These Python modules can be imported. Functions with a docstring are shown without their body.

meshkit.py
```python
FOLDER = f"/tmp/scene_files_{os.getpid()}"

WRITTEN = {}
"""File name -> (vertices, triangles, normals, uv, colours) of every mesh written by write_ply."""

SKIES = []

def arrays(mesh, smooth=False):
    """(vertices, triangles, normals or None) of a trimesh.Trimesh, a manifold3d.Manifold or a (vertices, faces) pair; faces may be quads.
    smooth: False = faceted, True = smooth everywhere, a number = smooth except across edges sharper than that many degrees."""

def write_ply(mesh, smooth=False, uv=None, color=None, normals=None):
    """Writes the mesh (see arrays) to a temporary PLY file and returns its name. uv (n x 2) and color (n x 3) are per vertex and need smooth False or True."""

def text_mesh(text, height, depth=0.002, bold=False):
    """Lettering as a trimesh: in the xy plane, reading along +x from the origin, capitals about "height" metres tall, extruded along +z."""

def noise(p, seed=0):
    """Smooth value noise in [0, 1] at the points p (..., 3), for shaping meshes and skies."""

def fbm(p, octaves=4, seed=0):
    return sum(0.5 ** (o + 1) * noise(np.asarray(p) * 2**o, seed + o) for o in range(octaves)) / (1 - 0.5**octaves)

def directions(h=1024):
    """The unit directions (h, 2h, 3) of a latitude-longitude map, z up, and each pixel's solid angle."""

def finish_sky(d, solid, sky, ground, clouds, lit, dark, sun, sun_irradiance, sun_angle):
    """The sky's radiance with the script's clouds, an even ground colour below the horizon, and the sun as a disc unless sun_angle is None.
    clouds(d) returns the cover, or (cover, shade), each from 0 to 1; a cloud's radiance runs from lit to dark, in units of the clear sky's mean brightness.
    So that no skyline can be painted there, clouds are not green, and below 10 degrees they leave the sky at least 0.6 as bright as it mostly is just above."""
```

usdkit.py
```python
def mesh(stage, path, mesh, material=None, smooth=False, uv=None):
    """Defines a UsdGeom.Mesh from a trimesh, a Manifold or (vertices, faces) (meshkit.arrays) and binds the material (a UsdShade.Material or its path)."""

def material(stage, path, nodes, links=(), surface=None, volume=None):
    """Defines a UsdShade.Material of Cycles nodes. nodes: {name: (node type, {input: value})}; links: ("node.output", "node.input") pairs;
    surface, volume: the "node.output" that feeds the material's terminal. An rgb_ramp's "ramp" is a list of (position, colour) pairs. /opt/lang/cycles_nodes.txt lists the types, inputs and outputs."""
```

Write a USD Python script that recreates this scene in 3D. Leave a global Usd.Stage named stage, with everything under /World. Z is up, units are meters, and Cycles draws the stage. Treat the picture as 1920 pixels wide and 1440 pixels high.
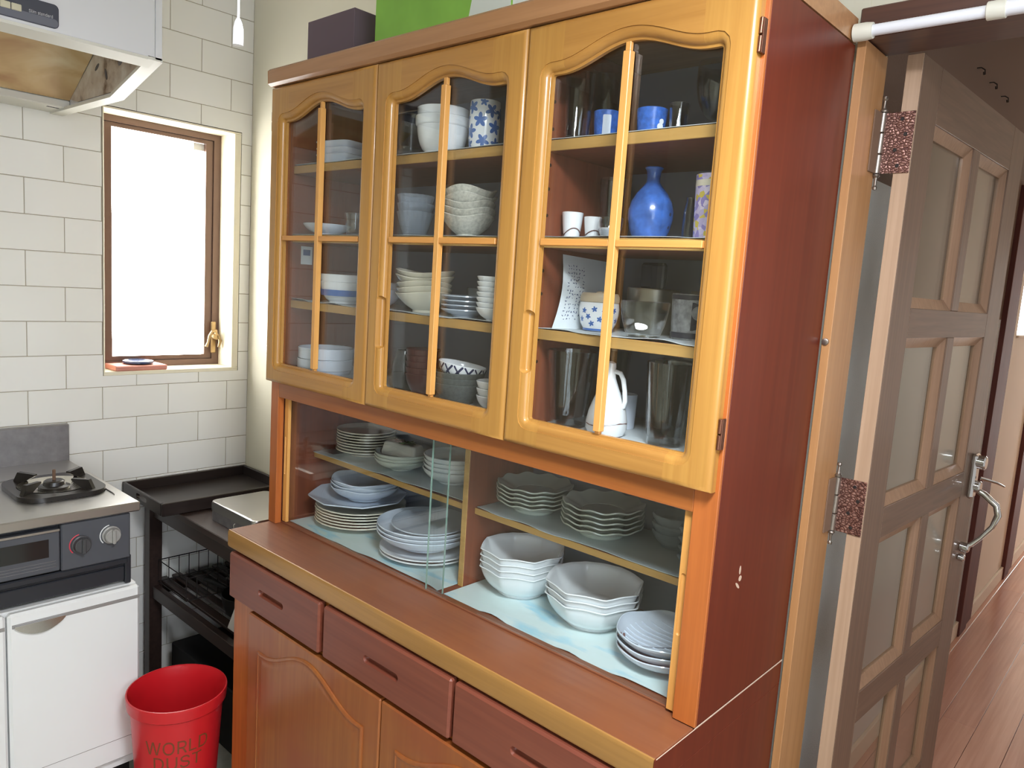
import math, random
import numpy as np, trimesh, manifold3d as m3
from shapely.geometry import Polygon, box as sbox, Point, LineString
from shapely import affinity
from pxr import Usd, UsdGeom, UsdLux, UsdShade, Gf, Sdf
import usdkit, meshkit
from manifold3d import Manifold, Mesh as MMesh

rnd = random.Random(7)
PI = math.pi
stage = Usd.Stage.CreateInMemory()
UsdGeom.SetStageUpAxis(stage, UsdGeom.Tokens.z)
UsdGeom.SetStageMetersPerUnit(stage, 1.0)
UsdGeom.Xform.Define(stage, '/World')
UsdGeom.Scope.Define(stage, '/World/Looks')

# ------------------------------------------------------------------ camera, light, exposure
CAM = (1.6728, -0.9746, 1.4332); YAW, PITCH, ROLL, FPX = -0.7314, -0.1316, 0.0662, 1410.8
cam = UsdGeom.Camera.Define(stage, '/World/camera')
cy, sy, cp, sp = math.cos(YAW), math.sin(YAW), math.cos(PITCH), math.sin(PITCH)
fwd = np.array([sy * cp, cy * cp, sp]); rgt = np.array([cy, -sy, 0.0]); upv = np.cross(rgt, fwd)
cr, sr = math.cos(ROLL), math.sin(ROLL)
rgt, upv = cr * rgt + sr * upv, -sr * rgt + cr * upv
cam.AddTransformOp().Set(Gf.Matrix4d(*rgt, 0, *upv, 0, *(-fwd), 0, *CAM, 1))
cam.CreateHorizontalApertureAttr(36.0); cam.CreateVerticalApertureAttr(27.0)
cam.CreateFocalLengthAttr(36.0 * FPX / 1920); cam.CreateClippingRangeAttr(Gf.Vec2f(0.02, 100))
EXPOSURE, SKY, LAMP, PANE, HALLWIN, HALLSIDE = 0.0, 1.6, 92.0, 12.0, 12.0, 0.6
cam.CreateExposureAttr(EXPOSURE)
sky = UsdLux.DomeLight.Define(stage, '/World/sky_light')          # overcast daylight
sky.CreateIntensityAttr(SKY); sky.CreateColorAttr(Gf.Vec3f(0.92, 1.0, 1.12))
lamp = UsdLux.DiskLight.Define(stage, '/World/ceiling_lamp_light')  # the kitchen's round ceiling lamp
lamp.CreateRadiusAttr(0.2); lamp.CreateIntensityAttr(LAMP); lamp.CreateColorAttr(Gf.Vec3f(0.96, 1.0, 1.06))
lamp.AddTranslateOp().Set(Gf.Vec3d(1.60, -0.62, 2.02))

# ------------------------------------------------------------------ helpers
def lin(r, g, b):
    return tuple(((c / 255) / 12.92 if c <= 10 else (((c / 255) + 0.055) / 1.055) ** 2.4) for c in (r, g, b))

used = {}
def numbered(path):
    n = used.get(path, -1) + 1
    used[path] = n
    return path if n == 0 else f'{path}_{n:03d}'

def setd(p, label=None, cat=None, group=None, kind=None):
    for k, v in (('label', label), ('category', cat), ('group', group), ('kind', kind)):
        if v: p.SetCustomDataByKey(k, v)

def thing(name, label=None, cat=None, loc=(0, 0, 0), rz=0.0, group=None, kind=None, tilt=None):
    x = UsdGeom.Xform.Define(stage, numbered('/World/' + name))
    x.AddTranslateOp().Set(Gf.Vec3d(*loc))
    if rz: x.AddRotateZOp().Set(math.degrees(rz))
    if tilt: x.AddRotateXYZOp().Set(Gf.Vec3f(*tilt))
    setd(x.GetPrim(), label, cat, group, kind)
    return x

def put(name, mesh, mat, parent=None, label=None, cat=None, group=None, kind=None, loc=None, rz=0.0, tilt=None, smooth=32):
    base = '/World' if parent is None else str(parent.GetPath())
    m = usdkit.mesh(stage, numbered(base + '/' + name), mesh, M[mat] if isinstance(mat, str) else mat, smooth=smooth)
    if loc is not None: m.AddTranslateOp().Set(Gf.Vec3d(*map(float, loc)))
    if rz: m.AddRotateZOp().Set(math.degrees(rz))
    if tilt: m.AddRotateXYZOp().Set(Gf.Vec3f(*tilt))
    setd(m.GetPrim(), label, cat, group, kind)
    return m

def cb(x0, x1, y0, y1, z0, z1, c=0.0015):
    """box with chamfered edges"""
    c = min(c, 0.45 * min(x1 - x0, y1 - y0, z1 - z0))
    P = []
    for x, dx in ((x0, c), (x1, -c)):
        for y, dy in ((y0, c), (y1, -c)):
            for z, dz in ((z0, c), (z1, -c)):
                P += [(x + dx, y + dy, z), (x + dx, y, z + dz), (x, y + dy, z + dz)]
    return trimesh.convex.convex_hull(np.array(P))

def cat_(*ms): return trimesh.util.concatenate(list(ms))

def to_man(t):
    return Manifold(MMesh(np.asarray(t.vertices, np.float32), np.asarray(t.faces, np.uint32)))

def to_tri(m):
    k = m.to_mesh(); return trimesh.Trimesh(np.array(k.vert_properties[:, :3], float), np.array(k.tri_verts), process=False)

def ext(poly, axis, a0, a1):
    """extrude a polygon along an axis: 'x' (poly in y,z), 'y' (poly in x,z), 'z' (poly in x,y)"""
    geoms = getattr(poly, 'geoms', [poly]); out = []
    for g in geoms:
        if g.area < 1e-9: continue
        m = trimesh.creation.extrude_polygon(g, a1 - a0, engine='earcut'); v = np.array(m.vertices)
        if axis == 'z': v = v + [0, 0, a0]
        elif axis == 'x': v = np.stack([v[:, 2] + a0, v[:, 0], v[:, 1]], 1)
        else: v = np.stack([v[:, 0], v[:, 2] + a0, v[:, 1]], 1)
        m = trimesh.Trimesh(v, m.faces, process=False)
        if m.volume < 0: m.invert()
        out.append(m)
    return cat_(*out)

def rrect(x0, x1, y0, y1, r): return sbox(x0 + r, y0 + r, x1 - r, y1 - r).buffer(r, quad_segs=6)

def loft(rings):
    """closed loft of rings with equal point counts, capped"""
    n = len(rings[0]); V = np.vstack(rings); F = []
    for k in range(len(rings) - 1):
        for i in range(n):
            j = (i + 1) % n; a, b, c, d = k * n + i, k * n + j, (k + 1) * n + j, (k + 1) * n + i
            F += [(a, b, c), (a, c, d)]
    for k, flip in ((0, True), (len(rings) - 1, False)):
        R = np.array(rings[k]); ax = np.argmin(np.ptp(R, 0)); keep = [i for i in range(3) if i != ax]
        v2, f2 = trimesh.creation.triangulate_polygon(Polygon(R[:, keep]), engine='earcut')
        idx = [int(np.argmin(((R[:, keep] - p) ** 2).sum(1))) + k * n for p in v2]
        e = set()
        for t in f2:
            t = [idx[i] for i in t]
            F.append(tuple(t))
    m = trimesh.Trimesh(V, np.array(F), process=False); trimesh.repair.fix_normals(m)
    return m

def lathe(prof, n=56, mod=None):
    """revolve a profile (r, z) that starts and ends on the axis; mod(theta, r, z) -> r, z"""
    prof = np.array(prof, float); th = np.linspace(0, 2 * PI, n, endpoint=False)
    V, rows = [], []
    for i, (r, z) in enumerate(prof):
        if r < 1e-6: rows.append([len(V)]); V.append((0, 0, z)); continue
        rr, zz = (np.full(n, r), np.full(n, z)) if mod is None else mod(th, r, z)
        rows.append(list(range(len(V), len(V) + n))); V += list(zip(rr * np.cos(th), rr * np.sin(th), zz))
    F = []
    for a, b in zip(rows[:-1], rows[1:]):
        for i in range(n):
            j = (i + 1) % n
            if len(a) == 1 and len(b) == 1: continue
            if len(a) == 1: F.append((a[0], b[j], b[i]))
            elif len(b) == 1: F.append((a[i], a[j], b[0]))
            else: F += [(a[i], a[j], b[j]), (a[i], b[j], b[i])]
    m = trimesh.Trimesh(np.array(V), np.array(F), process=False)
    if m.volume < 0: m.invert()
    return m

def shell(outer, t, rim=True, floor=None):
    """profile of a vessel: outer polyline from the foot's edge to the rim, thickness t; closed on the axis"""
    o = np.array(outer, float); d = np.gradient(o, axis=0); nrm = np.stack([-d[:, 1], d[:, 0]], 1)
    nrm /= np.maximum(np.linalg.norm(nrm, axis=1, keepdims=True), 1e-9)
    inn = o + nrm * t
    zb = o[:, 1].min() + t if floor is None else floor
    inn = inn[(inn[:, 1] > zb + 1e-4) & (inn[:, 0] > 1e-3)]
    top = (o[-1] + inn[-1]) / 2 + [0, t * 0.35]
    raw = o + nrm * t; k = np.argsort(raw[:, 1])
    inn = np.vstack([[(max(0.4 * o[0, 0], min(inn[0, 0], np.interp(zb, raw[k, 1], raw[k, 0]))), zb)], inn])
    return np.vstack([[(0, o[0, 1])], o, [top], inn[::-1], [(0, zb)]])

def curve(fr, r, z0, h, pw, k=12):
    s = np.linspace(0, 1, k); a = s * PI / 2
    e = np.stack([fr + (r - fr) * np.sin(a), z0 + (h - z0) * (1 - np.cos(a))], 1)
    l = np.stack([fr + (r - fr) * s, z0 + (h - z0) * s], 1)
    return e * pw + l * (1 - pw)

def bowl(r, h, fr=None, pw=0.8, t=0.003, fh=0.005, n=56, mod=None):
    fr = fr or r * 0.5
    body = curve(fr, r, fh, h, pw)
    p = shell(body, t)
    foot = [(0, fh * 0.6), (fr * 0.86, fh * 0.6), (fr * 0.88, 0), (fr * 0.97, 0), (fr, fh * 0.5)]
    return lathe(np.vstack([foot, p[1:]]), n, mod)

def plate(r, h, well=0.62, t=0.003, n=64, mod=None, fr=None):
    fr = fr or r * 0.55
    body = np.array([(fr, 0.004), (r * well, 0.0055), (r * (well + 0.08), 0.4 * h), (r * 0.86, 0.75 * h), (r * 0.96, 0.93 * h), (r, h)])
    p = shell(body, t)
    foot = [(0, 0.003), (fr * 0.9, 0.003), (fr * 0.92, 0), (fr * 0.98, 0)]
    return lathe(np.vstack([foot, p[1:]]), n, mod)

def m_oct(h, k=8, w0=0.2, ph=0.0, dip=0.0):
    def f(th, r, z):
        w = w0 + (1 - w0) * min(1, max(0, z / h)); a = ((th + ph + PI / k) % (2 * PI / k)) - PI / k
        g = np.cos(PI / k) / np.cos(a); g = 0.15 + 0.85 * g
        return r * (1 + w * (g / 0.97 - 1)), z + dip * w * np.cos(k * (th + ph))
    return f

def m_wave(h, k, ar, az, ph=0.0):
    def f(th, r, z):
        w = min(1, max(0, z / h)) ** 2
        return r * (1 + ar * w * np.cos(k * th + ph)), z + az * w * np.cos(k * th + ph)
    return f

def m_square(h, p=6.0):
    def f(th, r, z):
        return r * (np.abs(np.cos(th)) ** p + np.abs(np.sin(th)) ** p) ** (-1 / p), np.full_like(th, z)
    return f

def tube(path, r, n=10, closed=False):
    path = np.array(path, float); N = len(path); V, F = [], []
    rr = np.full(N, r) if np.ndim(r) == 0 else np.array(r)
    up = np.array([0.123, 0.345, 0.93])
    for i in range(N):
        t = path[(i + 1) % N if closed else min(i + 1, N - 1)] - path[i - 1 if (closed or i > 0) else 0]
        t = t / np.linalg.norm(t); a = np.cross(t, up); a /= np.linalg.norm(a); b = np.cross(t, a); up = np.cross(a, t)
        V += [path[i] + rr[i] * (a * math.cos(q) + b * math.sin(q)) for q in np.linspace(0, 2 * PI, n, endpoint=False)]
    for i in range(N if closed else N - 1):
        for k in range(n):
            l = (k + 1) % n; p, q = i * n, ((i + 1) % N) * n
            F += [(p + k, p + l, q + l), (p + k, q + l, q + k)]
    if not closed:
        V += [path[0], path[-1]]
        for k in range(n):
            l = (k + 1) % n; F += [(N * n, l, k), (N * n + 1, (N - 1) * n + k, (N - 1) * n + l)]
    m = trimesh.Trimesh(np.array(V), np.array(F), process=False)
    if m.volume < 0: m.invert()
    return m

def cyl(r, z0, z1, n=24, c=0.0008):
    return lathe([(0, z0), (r - c, z0), (r, z0 + c), (r, z1 - c), (r - c, z1), (0, z1)], n)

def orient(m, axis, loc=(0, 0, 0)):
    """turn a z-axis mesh to point along +x / -y / ..."""
    v = np.array(m.vertices)
    v = {'x': np.stack([v[:, 2], v[:, 1], -v[:, 0]], 1), '-y': np.stack([v[:, 0], -v[:, 2], v[:, 1]], 1), 'z': v}[axis]
    return trimesh.Trimesh(v + np.array(loc), m.faces, process=False)

def moved(m, loc): return trimesh.Trimesh(np.array(m.vertices) + np.array(loc), m.faces, process=False)

# ------------------------------------------------------------------ materials
M = {}
def mat(name, nodes, links, surface): M[name] = usdkit.material(stage, '/World/Looks/' + name, nodes, links, surface=surface)

def plain(name, col, rough=0.5, metal=0.0, coat=0.0, bump=0.0, bscale=200, var=0.0, vscale=12, spec=0.5, sub=None, aniso=None):
    n = {'p': ('principled_bsdf', dict(base_color=col, roughness=rough, metallic=metal, coat_weight=coat, coat_roughness=0.08, specular_ior_level=spec))}
    l = []
    if bump or var: n['g'] = ('geometry', {})
    if bump:
        n['bn'] = ('noise_texture', dict(scale=bscale, detail=3)); n['b'] = ('bump', dict(strength=bump, distance=0.002))
        l += [('g.position', 'bn.vector'), ('bn.fac', 'b.height'), ('b.normal', 'p.normal')]
    if var:
        n['vn'] = ('noise_texture', dict(scale=vscale, detail=4))
        n['vr'] = ('rgb_ramp', dict(ramp=[(0.3, tuple(c * (1 - var) for c in col)), (0.7, tuple(min(1, c * (1 + var)) for c in col))]))
        l += [('g.position', 'vn.vector'), ('vn.fac', 'vr.fac'), ('vr.color', 'p.base_color')]
    mat(name, n, l, 'p.BSDF')

def wood(name, c1, c2, axis='z', rough=0.35, coat=0.25, fine=70, blotch=None, bump=0.08, spec=0.5):
    sc = {'x': (2.2, fine, fine), 'y': (fine, 2.2, fine), 'z': (fine, fine, 2.2)}[axis]
    n = {'g': ('geometry', {}), 'm': ('mapping', dict(scale=sc)), 'n': ('noise_texture', dict(scale=1.0, detail=5, roughness=0.6, distortion=0.4)),
         'r': ('rgb_ramp', dict(ramp=[(0.28, c2), (0.5, tuple((a + b) / 2 for a, b in zip(c1, c2))), (0.72, c1)])),
         'b': ('bump', dict(strength=bump, distance=0.001)),
         'p': ('principled_bsdf', dict(roughness=rough, coat_weight=coat, coat_roughness=0.12, specular_ior_level=spec))}
    l = [('g.position', 'm.vector'), ('m.vector', 'n.vector'), ('n.fac', 'r.fac'), ('n.fac', 'b.height'), ('b.normal', 'p.normal')]
    if blotch:
        n['bn'] = ('noise_texture', dict(scale=5.0, detail=3)); n['br'] = ('rgb_ramp', dict(ramp=[(0.4, (0, 0, 0)), (0.68, (1, 1, 1))]))
        n['mx'] = ('mix_color', dict(b=blotch))
        l += [('g.position', 'bn.vector'), ('bn.fac', 'br.fac'), ('br.color', 'mx.fac'), ('r.color', 'mx.a'), ('mx.result', 'p.base_color')]
    else: l.append(('r.color', 'p.base_color'))
    mat(name, n, l, 'p.BSDF')

def clear(name, tint, k, base=0.035, power=5.0, rough=0.0):
    mat(name, {'lw': ('layer_weight', dict(blend=0.5)), 'pw': ('math', dict(math_type='power', value2=power)),
               'ma': ('math', dict(math_type='multiply_add', value2=k, value3=base, use_clamp=True)),
               't': ('transparent_bsdf', dict(color=tint)), 'gl': ('glossy_bsdf', dict(color=(1, 1, 1), roughness=rough)), 'mx': ('mix_closure', {})},
        [('lw.facing', 'pw.value1'), ('pw.value', 'ma.value1'), ('ma.value', 'mx.fac'), ('t.BSDF', 'mx.closure1'), ('gl.BSDF', 'mx.closure2')], 'mx.closure')

wood('door_wood', lin(186, 138, 68), lin(168, 118, 54), 'z')
wood('door_rail_wood', lin(182, 132, 66), lin(162, 112, 52), 'x')
wood('muntin_wood', lin(222, 165, 92), lin(205, 145, 74), 'z', coat=0.1)
wood('muntin_wood_across', lin(222, 160, 88), lin(205, 140, 70), 'x', coat=0.1)
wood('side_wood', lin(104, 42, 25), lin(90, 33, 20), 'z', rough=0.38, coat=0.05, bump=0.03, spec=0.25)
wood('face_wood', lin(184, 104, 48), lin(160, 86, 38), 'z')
wood('face_wood_across', lin(166, 98, 44), lin(144, 80, 36), 'x')
wood('inner_wood', lin(140, 76, 50), lin(120, 62, 42), 'z', rough=0.5, coat=0.0)
wood('counter_wood', lin(132, 83, 58), lin(115, 67, 45), 'x', rough=0.42, coat=0.15, blotch=lin(136, 80, 46))
wood('counter_edge_wood', lin(172, 126, 66), lin(150, 108, 54), 'x', rough=0.4)
wood('cornice_wood', lin(180, 132, 90), lin(160, 113, 74), 'x', rough=0.4)
wood('drawer_wood', lin(130, 70, 51), lin(114, 57, 42), 'x', rough=0.42, coat=0.1)
wood('cupboard_door_wood', lin(158, 94, 42), lin(138, 76, 32), 'z', blotch=lin(142, 70, 36))
wood('shelf_edge_wood', lin(200, 158, 92), lin(178, 136, 74), 'x', rough=0.5, coat=0)
wood('jamb_wood', lin(174, 128, 84), lin(156, 109, 67), 'z', rough=0.45, coat=0.1)
wood('leaf_wood', lin(112, 88, 72), lin(92, 70, 56), 'z', rough=0.45, coat=0.15, fine=110)
wood('leaf_rail_wood', lin(108, 84, 68), lin(88, 66, 52), 'y', rough=0.45, coat=0.15, fine=110)
wood('moulding_wood', lin(146, 113, 88), lin(126, 94, 70), 'z', rough=0.45, fine=110)
wood('leaf_edge_wood', lin(176, 148, 124), lin(158, 130, 106), 'z', rough=0.4, fine=110)
wood('lintel_wood', lin(92, 58, 46), lin(66, 38, 32), 'x', rough=0.4)
wood('post_wood', lin(104, 54, 46), lin(84, 40, 36), 'z', rough=0.75, coat=0)
wood('table_wood', lin(58, 42, 36), lin(40, 28, 24), 'x', rough=0.45)
wood('tray_wood', lin(44, 34, 30), lin(30, 22, 20), 'y', rough=0.4, coat=0.2)
for k, (a, b) in enumerate([((196, 146, 126), (178, 126, 106)), ((200, 150, 128), (182, 130, 108)), ((192, 142, 122), (174, 122, 102))]):
    wood(f'plank_wood_{k}', lin(*a), lin(*b), 'y', rough=0.22, coat=0.4, fine=60, bump=0.03)
for k, c in enumerate([(240, 239, 233), (237, 236, 230), (242, 241, 236)]):
    plain(f'tile_glaze_{k}', lin(*c), rough=0.22, coat=0.3, bump=0.03, bscale=30)
plain('grout', lin(176, 168, 152), 0.9)
plain('white_plaster', lin(226, 222, 204), 0.85, bump=0.15, bscale=180)
plain('ceiling_paint', lin(214, 208, 194), 0.9)
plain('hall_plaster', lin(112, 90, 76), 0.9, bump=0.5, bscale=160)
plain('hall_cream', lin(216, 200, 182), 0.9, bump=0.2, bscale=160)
plain('grey_wallpaper', lin(204, 206, 206), 0.9, bump=0.5, bscale=320)
plain('floor_vinyl', lin(176, 174, 160), 0.5, var=0.15, vscale=30)
plain('reveal_cream', lin(236, 228, 204), 0.5)
plain('bronze_frame', lin(112, 88, 76), 0.4, metal=0.3)
plain('brass_old', lin(176, 150, 110), 0.35, metal=0.9)
plain('steel', lin(178, 176, 172), 0.32, metal=0.9, bump=0.03, bscale=300)
plain('steel_dull', lin(150, 148, 150), 0.42, metal=0.75, var=0.12, vscale=40)
plain('chrome', lin(210, 210, 210), 0.12, metal=1.0)
plain('bright_foil', lin(210, 206, 196), 0.18, metal=1.0, bump=0.5, bscale=120)
plain('hood_enamel', lin(222, 222, 226), 0.4, coat=0.2)
plain('hood_rim', lin(216, 214, 204), 0.45)
plain('panel_dark', lin(66, 68, 80), 0.4)
plain('panel_light', lin(104, 106, 118), 0.4)
plain('button_cream', lin(206, 200, 176), 0.4)
plain('print_pale', lin(196, 196, 200), 0.5)
plain('white_enamel', lin(232, 233, 232), 0.32, coat=0.3)
plain('grey_strip', lin(160, 158, 156), 0.4, metal=0.4)
plain('stove_grey', lin(76, 78, 84), 0.45)
plain('stove_dark', lin(40, 42, 48), 0.35)
plain('knob_dark', lin(70, 70, 72), 0.4)
plain('knob_pale', lin(150, 148, 144), 0.4)
plain('mark_red', lin(206, 60, 76), 0.5)
plain('mark_white', lin(220, 220, 220), 0.5)
plain('smoked_glass', lin(20, 22, 26), 0.1, coat=0.5)
plain('black_enamel', lin(36, 32, 30), 0.3, coat=0.2)
plain('black_matt', lin(16, 15, 15), 0.6)
plain('rust', lin(110, 84, 66), 0.8)
plain('red_plastic', lin(198, 28, 36), 0.38, coat=0.15)
plain('gold_print', lin(118, 62, 30), 0.5)
plain('porcelain', lin(242, 244, 247), 0.16, coat=0.4)
plain('porcelain_cool', lin(214, 222, 236), 0.16, coat=0.4)
plain('porcelain_cream', lin(228, 222, 204), 0.2, coat=0.35)
plain('porcelain_grey', lin(176, 184, 196), 0.2, coat=0.35)
plain('rim_dark', lin(120, 122, 134), 0.3)
plain('speckled', lin(202, 200, 190), 0.3, var=0.22, vscale=160, coat=0.2)
plain('celadon', lin(196, 202, 192), 0.22, coat=0.3)
plain('blue_print', lin(62, 108, 182), 0.3, coat=0.3)
plain('navy_print', lin(40, 46, 84), 0.3)
plain('brown_line', lin(120, 78, 74), 0.4)
plain('blue_glaze', lin(62, 104, 182), 0.25, coat=0.5, var=0.35, vscale=55)
plain('cobalt', lin(60, 110, 200), 0.25, coat=0.4, var=0.3, vscale=120)
plain('lacquer_red', lin(74, 26, 28), 0.3, coat=0.3)
plain('lacquer_black', lin(24, 23, 24), 0.3, coat=0.3)
plain('stoneware_dark', lin(84, 88, 86), 0.5, var=0.2, vscale=150)
plain('canister_steel', lin(176, 170, 156), 0.35, metal=0.85)
plain('pouch_black', lin(44, 42, 56), 0.35, coat=0.2)
plain('sketch_grey', lin(150, 150, 150), 0.4, var=0.5, vscale=90)
plain('paper_white', lin(220, 226, 230), 0.85)
plain('ink_blue', lin(96, 104, 140), 0.8)
plain('label_blue', lin(70, 96, 150), 0.6)
plain('liner_white', lin(206, 214, 218), 0.6)
plain('wax_bulb', lin(228, 226, 222), 0.3)
plain('lid_tan', lin(196, 178, 152), 0.45)
plain('box_mauve', lin(92, 76, 86), 0.7)
plain('box_mauve_lid', lin(104, 88, 98), 0.7)
plain('green_card', lin(138, 192, 80), 0.55, var=0.12, vscale=9)
plain('green_white', lin(222, 230, 224), 0.55)
plain('rod_white', lin(226, 228, 236), 0.4)
plain('rod_cap', lin(216, 214, 202), 0.5)
plain('cord_white', lin(236, 236, 240), 0.5)
plain('back_panel', lin(150, 153, 170), 0.6)
plain('peg_dark', lin(30, 22, 20), 0.6)
plain('scratch', lin(196, 170, 150), 0.8)
plain('coral_tile', lin(206, 140, 124), 0.6, var=0.1)
plain('navy_dish', lin(66, 78, 112), 0.25, coat=0.4)
plain('sticker', lin(226, 226, 220), 0.6)
plain('screw_metal', lin(150, 140, 132), 0.35, metal=0.9)
plain('cabinet_hinge', lin(120, 78, 60), 0.35, metal=0.8)
plain('food_white', lin(206, 202, 192), 0.4, coat=0.3)
plain('food_green', lin(70, 84, 50), 0.6, var=0.4, vscale=90)
plain('food_red', lin(110, 40, 44), 0.5)
plain('glass_edge_green', lin(120, 146, 134), 0.15, coat=0.3)
plain('track_dark', lin(70, 54, 40), 0.6)
clear('pane_glass', (0.96, 0.975, 0.97), 0.8, base=0.05)
clear('sliding_glass', (0.96, 0.985, 0.98), 0.8, base=0.055)
clear('glassware', (0.965, 0.975, 0.98), 0.8, base=0.06, power=2.5)
mat('cut_glass', {'lw': ('layer_weight', dict(blend=0.5)), 'ma': ('math', dict(math_type='multiply_add', value2=0.35, value3=0.25, use_clamp=True)),
    't': ('transparent_bsdf', dict(color=(0.92, 0.94, 0.97))), 'p': ('principled_bsdf', dict(base_color=lin(196, 206, 218), roughness=0.18, coat_weight=0.4)), 'mx': ('mix_closure', {})},
    [('lw.facing', 'ma.value1'), ('ma.value', 'mx.fac'), ('t.BSDF', 'mx.closure1'), ('p.BSDF', 'mx.closure2')], 'mx.closure')
clear('leaf_glass', (0.86, 0.88, 0.85), 0.6, base=0.06, rough=0.12)
clear('plastic_wrap', (0.9, 0.92, 0.92), 0.6, base=0.10, power=2.0, rough=0.1)
# floral enamel of the tall cup, mat print, hammered copper, stained filter
mat('floral_print', {'g': ('geometry', {}), 'v': ('voronoi_texture', dict(scale=130)), 'r': ('rgb_ramp', dict(interpolate=False, ramp=[
    (0.0, lin(206, 196, 230)), (0.3, lin(150, 140, 206)), (0.5, lin(222, 212, 236)), (0.62, lin(214, 196, 92)), (0.75, lin(190, 180, 220)), (0.88, lin(120, 160, 96))])),
    'p': ('principled_bsdf', dict(roughness=0.2, coat_weight=0.4))}, [('g.position', 'v.vector'), ('v.color', 'r.fac'), ('r.color', 'p.base_color')], 'p.BSDF')
mat('mat_print', {'g': ('geometry', {}), 'm': ('mapping', dict(scale=(9, 26, 9))), 'n': ('noise_texture', dict(scale=1.0, detail=3)),
    'r': ('rgb_ramp', dict(ramp=[(0.3, lin(212, 230, 228)), (0.52, lin(218, 234, 234)), (0.66, lin(170, 218, 234)), (0.78, lin(212, 230, 222))])),
    'p': ('principled_bsdf', dict(roughness=0.45, coat_weight=0.15))}, [('g.position', 'm.vector'), ('m.vector', 'n.vector'), ('n.fac', 'r.fac'), ('r.color', 'p.base_color')], 'p.BSDF')
mat('hammered_copper', {'g': ('geometry', {}), 'm': ('mapping', dict(scale=(150, 150, 230))), 'v': ('voronoi_texture', dict(scale=1.0, feature='distance_to_edge')),
    'r': ('rgb_ramp', dict(ramp=[(0.0, lin(70, 46, 44)), (0.12, lin(150, 112, 104)), (0.4, lin(196, 160, 150))])),
    'b': ('bump', dict(strength=0.7, distance=0.002)), 'p': ('principled_bsdf', dict(roughness=0.34, metallic=0.85))},
    [('g.position', 'm.vector'), ('m.vector', 'v.vector'), ('v.distance', 'r.fac'), ('r.color', 'p.base_color'), ('v.distance', 'b.height'), ('b.normal', 'p.normal')], 'p.BSDF')
mat('stained_filter', {'g': ('geometry', {}), 'm': ('mapping', dict(scale=(9, 5, 9))), 'n': ('noise_texture', dict(scale=1.0, detail=5, distortion=0.6)),
    'r': ('rgb_ramp', dict(ramp=[(0.3, lin(176, 134, 92)), (0.5, lin(206, 176, 128)), (0.7, lin(224, 208, 170))])),
    'p': ('principled_bsdf', dict(roughness=0.5))}, [('g.position', 'm.vector'), ('m.vector', 'n.vector'), ('n.fac', 'r.fac'), ('r.color', 'p.base_color')], 'p.BSDF')
mat('dirty_enamel', {'g': ('geometry', {}), 'n': ('noise_texture', dict(scale=16.0, detail=6)),
    'r': ('rgb_ramp', dict(ramp=[(0.30, lin(104, 82, 66)), (0.42, lin(188, 174, 160)), (0.6, lin(212, 206, 196))])),
    'p': ('principled_bsdf', dict(roughness=0.5))}, [('g.position', 'n.vector'), ('n.fac', 'r.fac'), ('r.color', 'p.base_color')], 'p.BSDF')
def glow(name, col, s):
    mat(name, {'e': ('emission', dict(color=col, strength=s))}, [], 'e.emission')
glow('window_glow', (1.0, 0.99, 0.95), PANE)
glow('hall_window_glow', (1.0, 0.99, 0.97), HALLWIN)
glow('hall_side_glow', (1.0, 0.97, 0.93), HALLSIDE)

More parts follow.
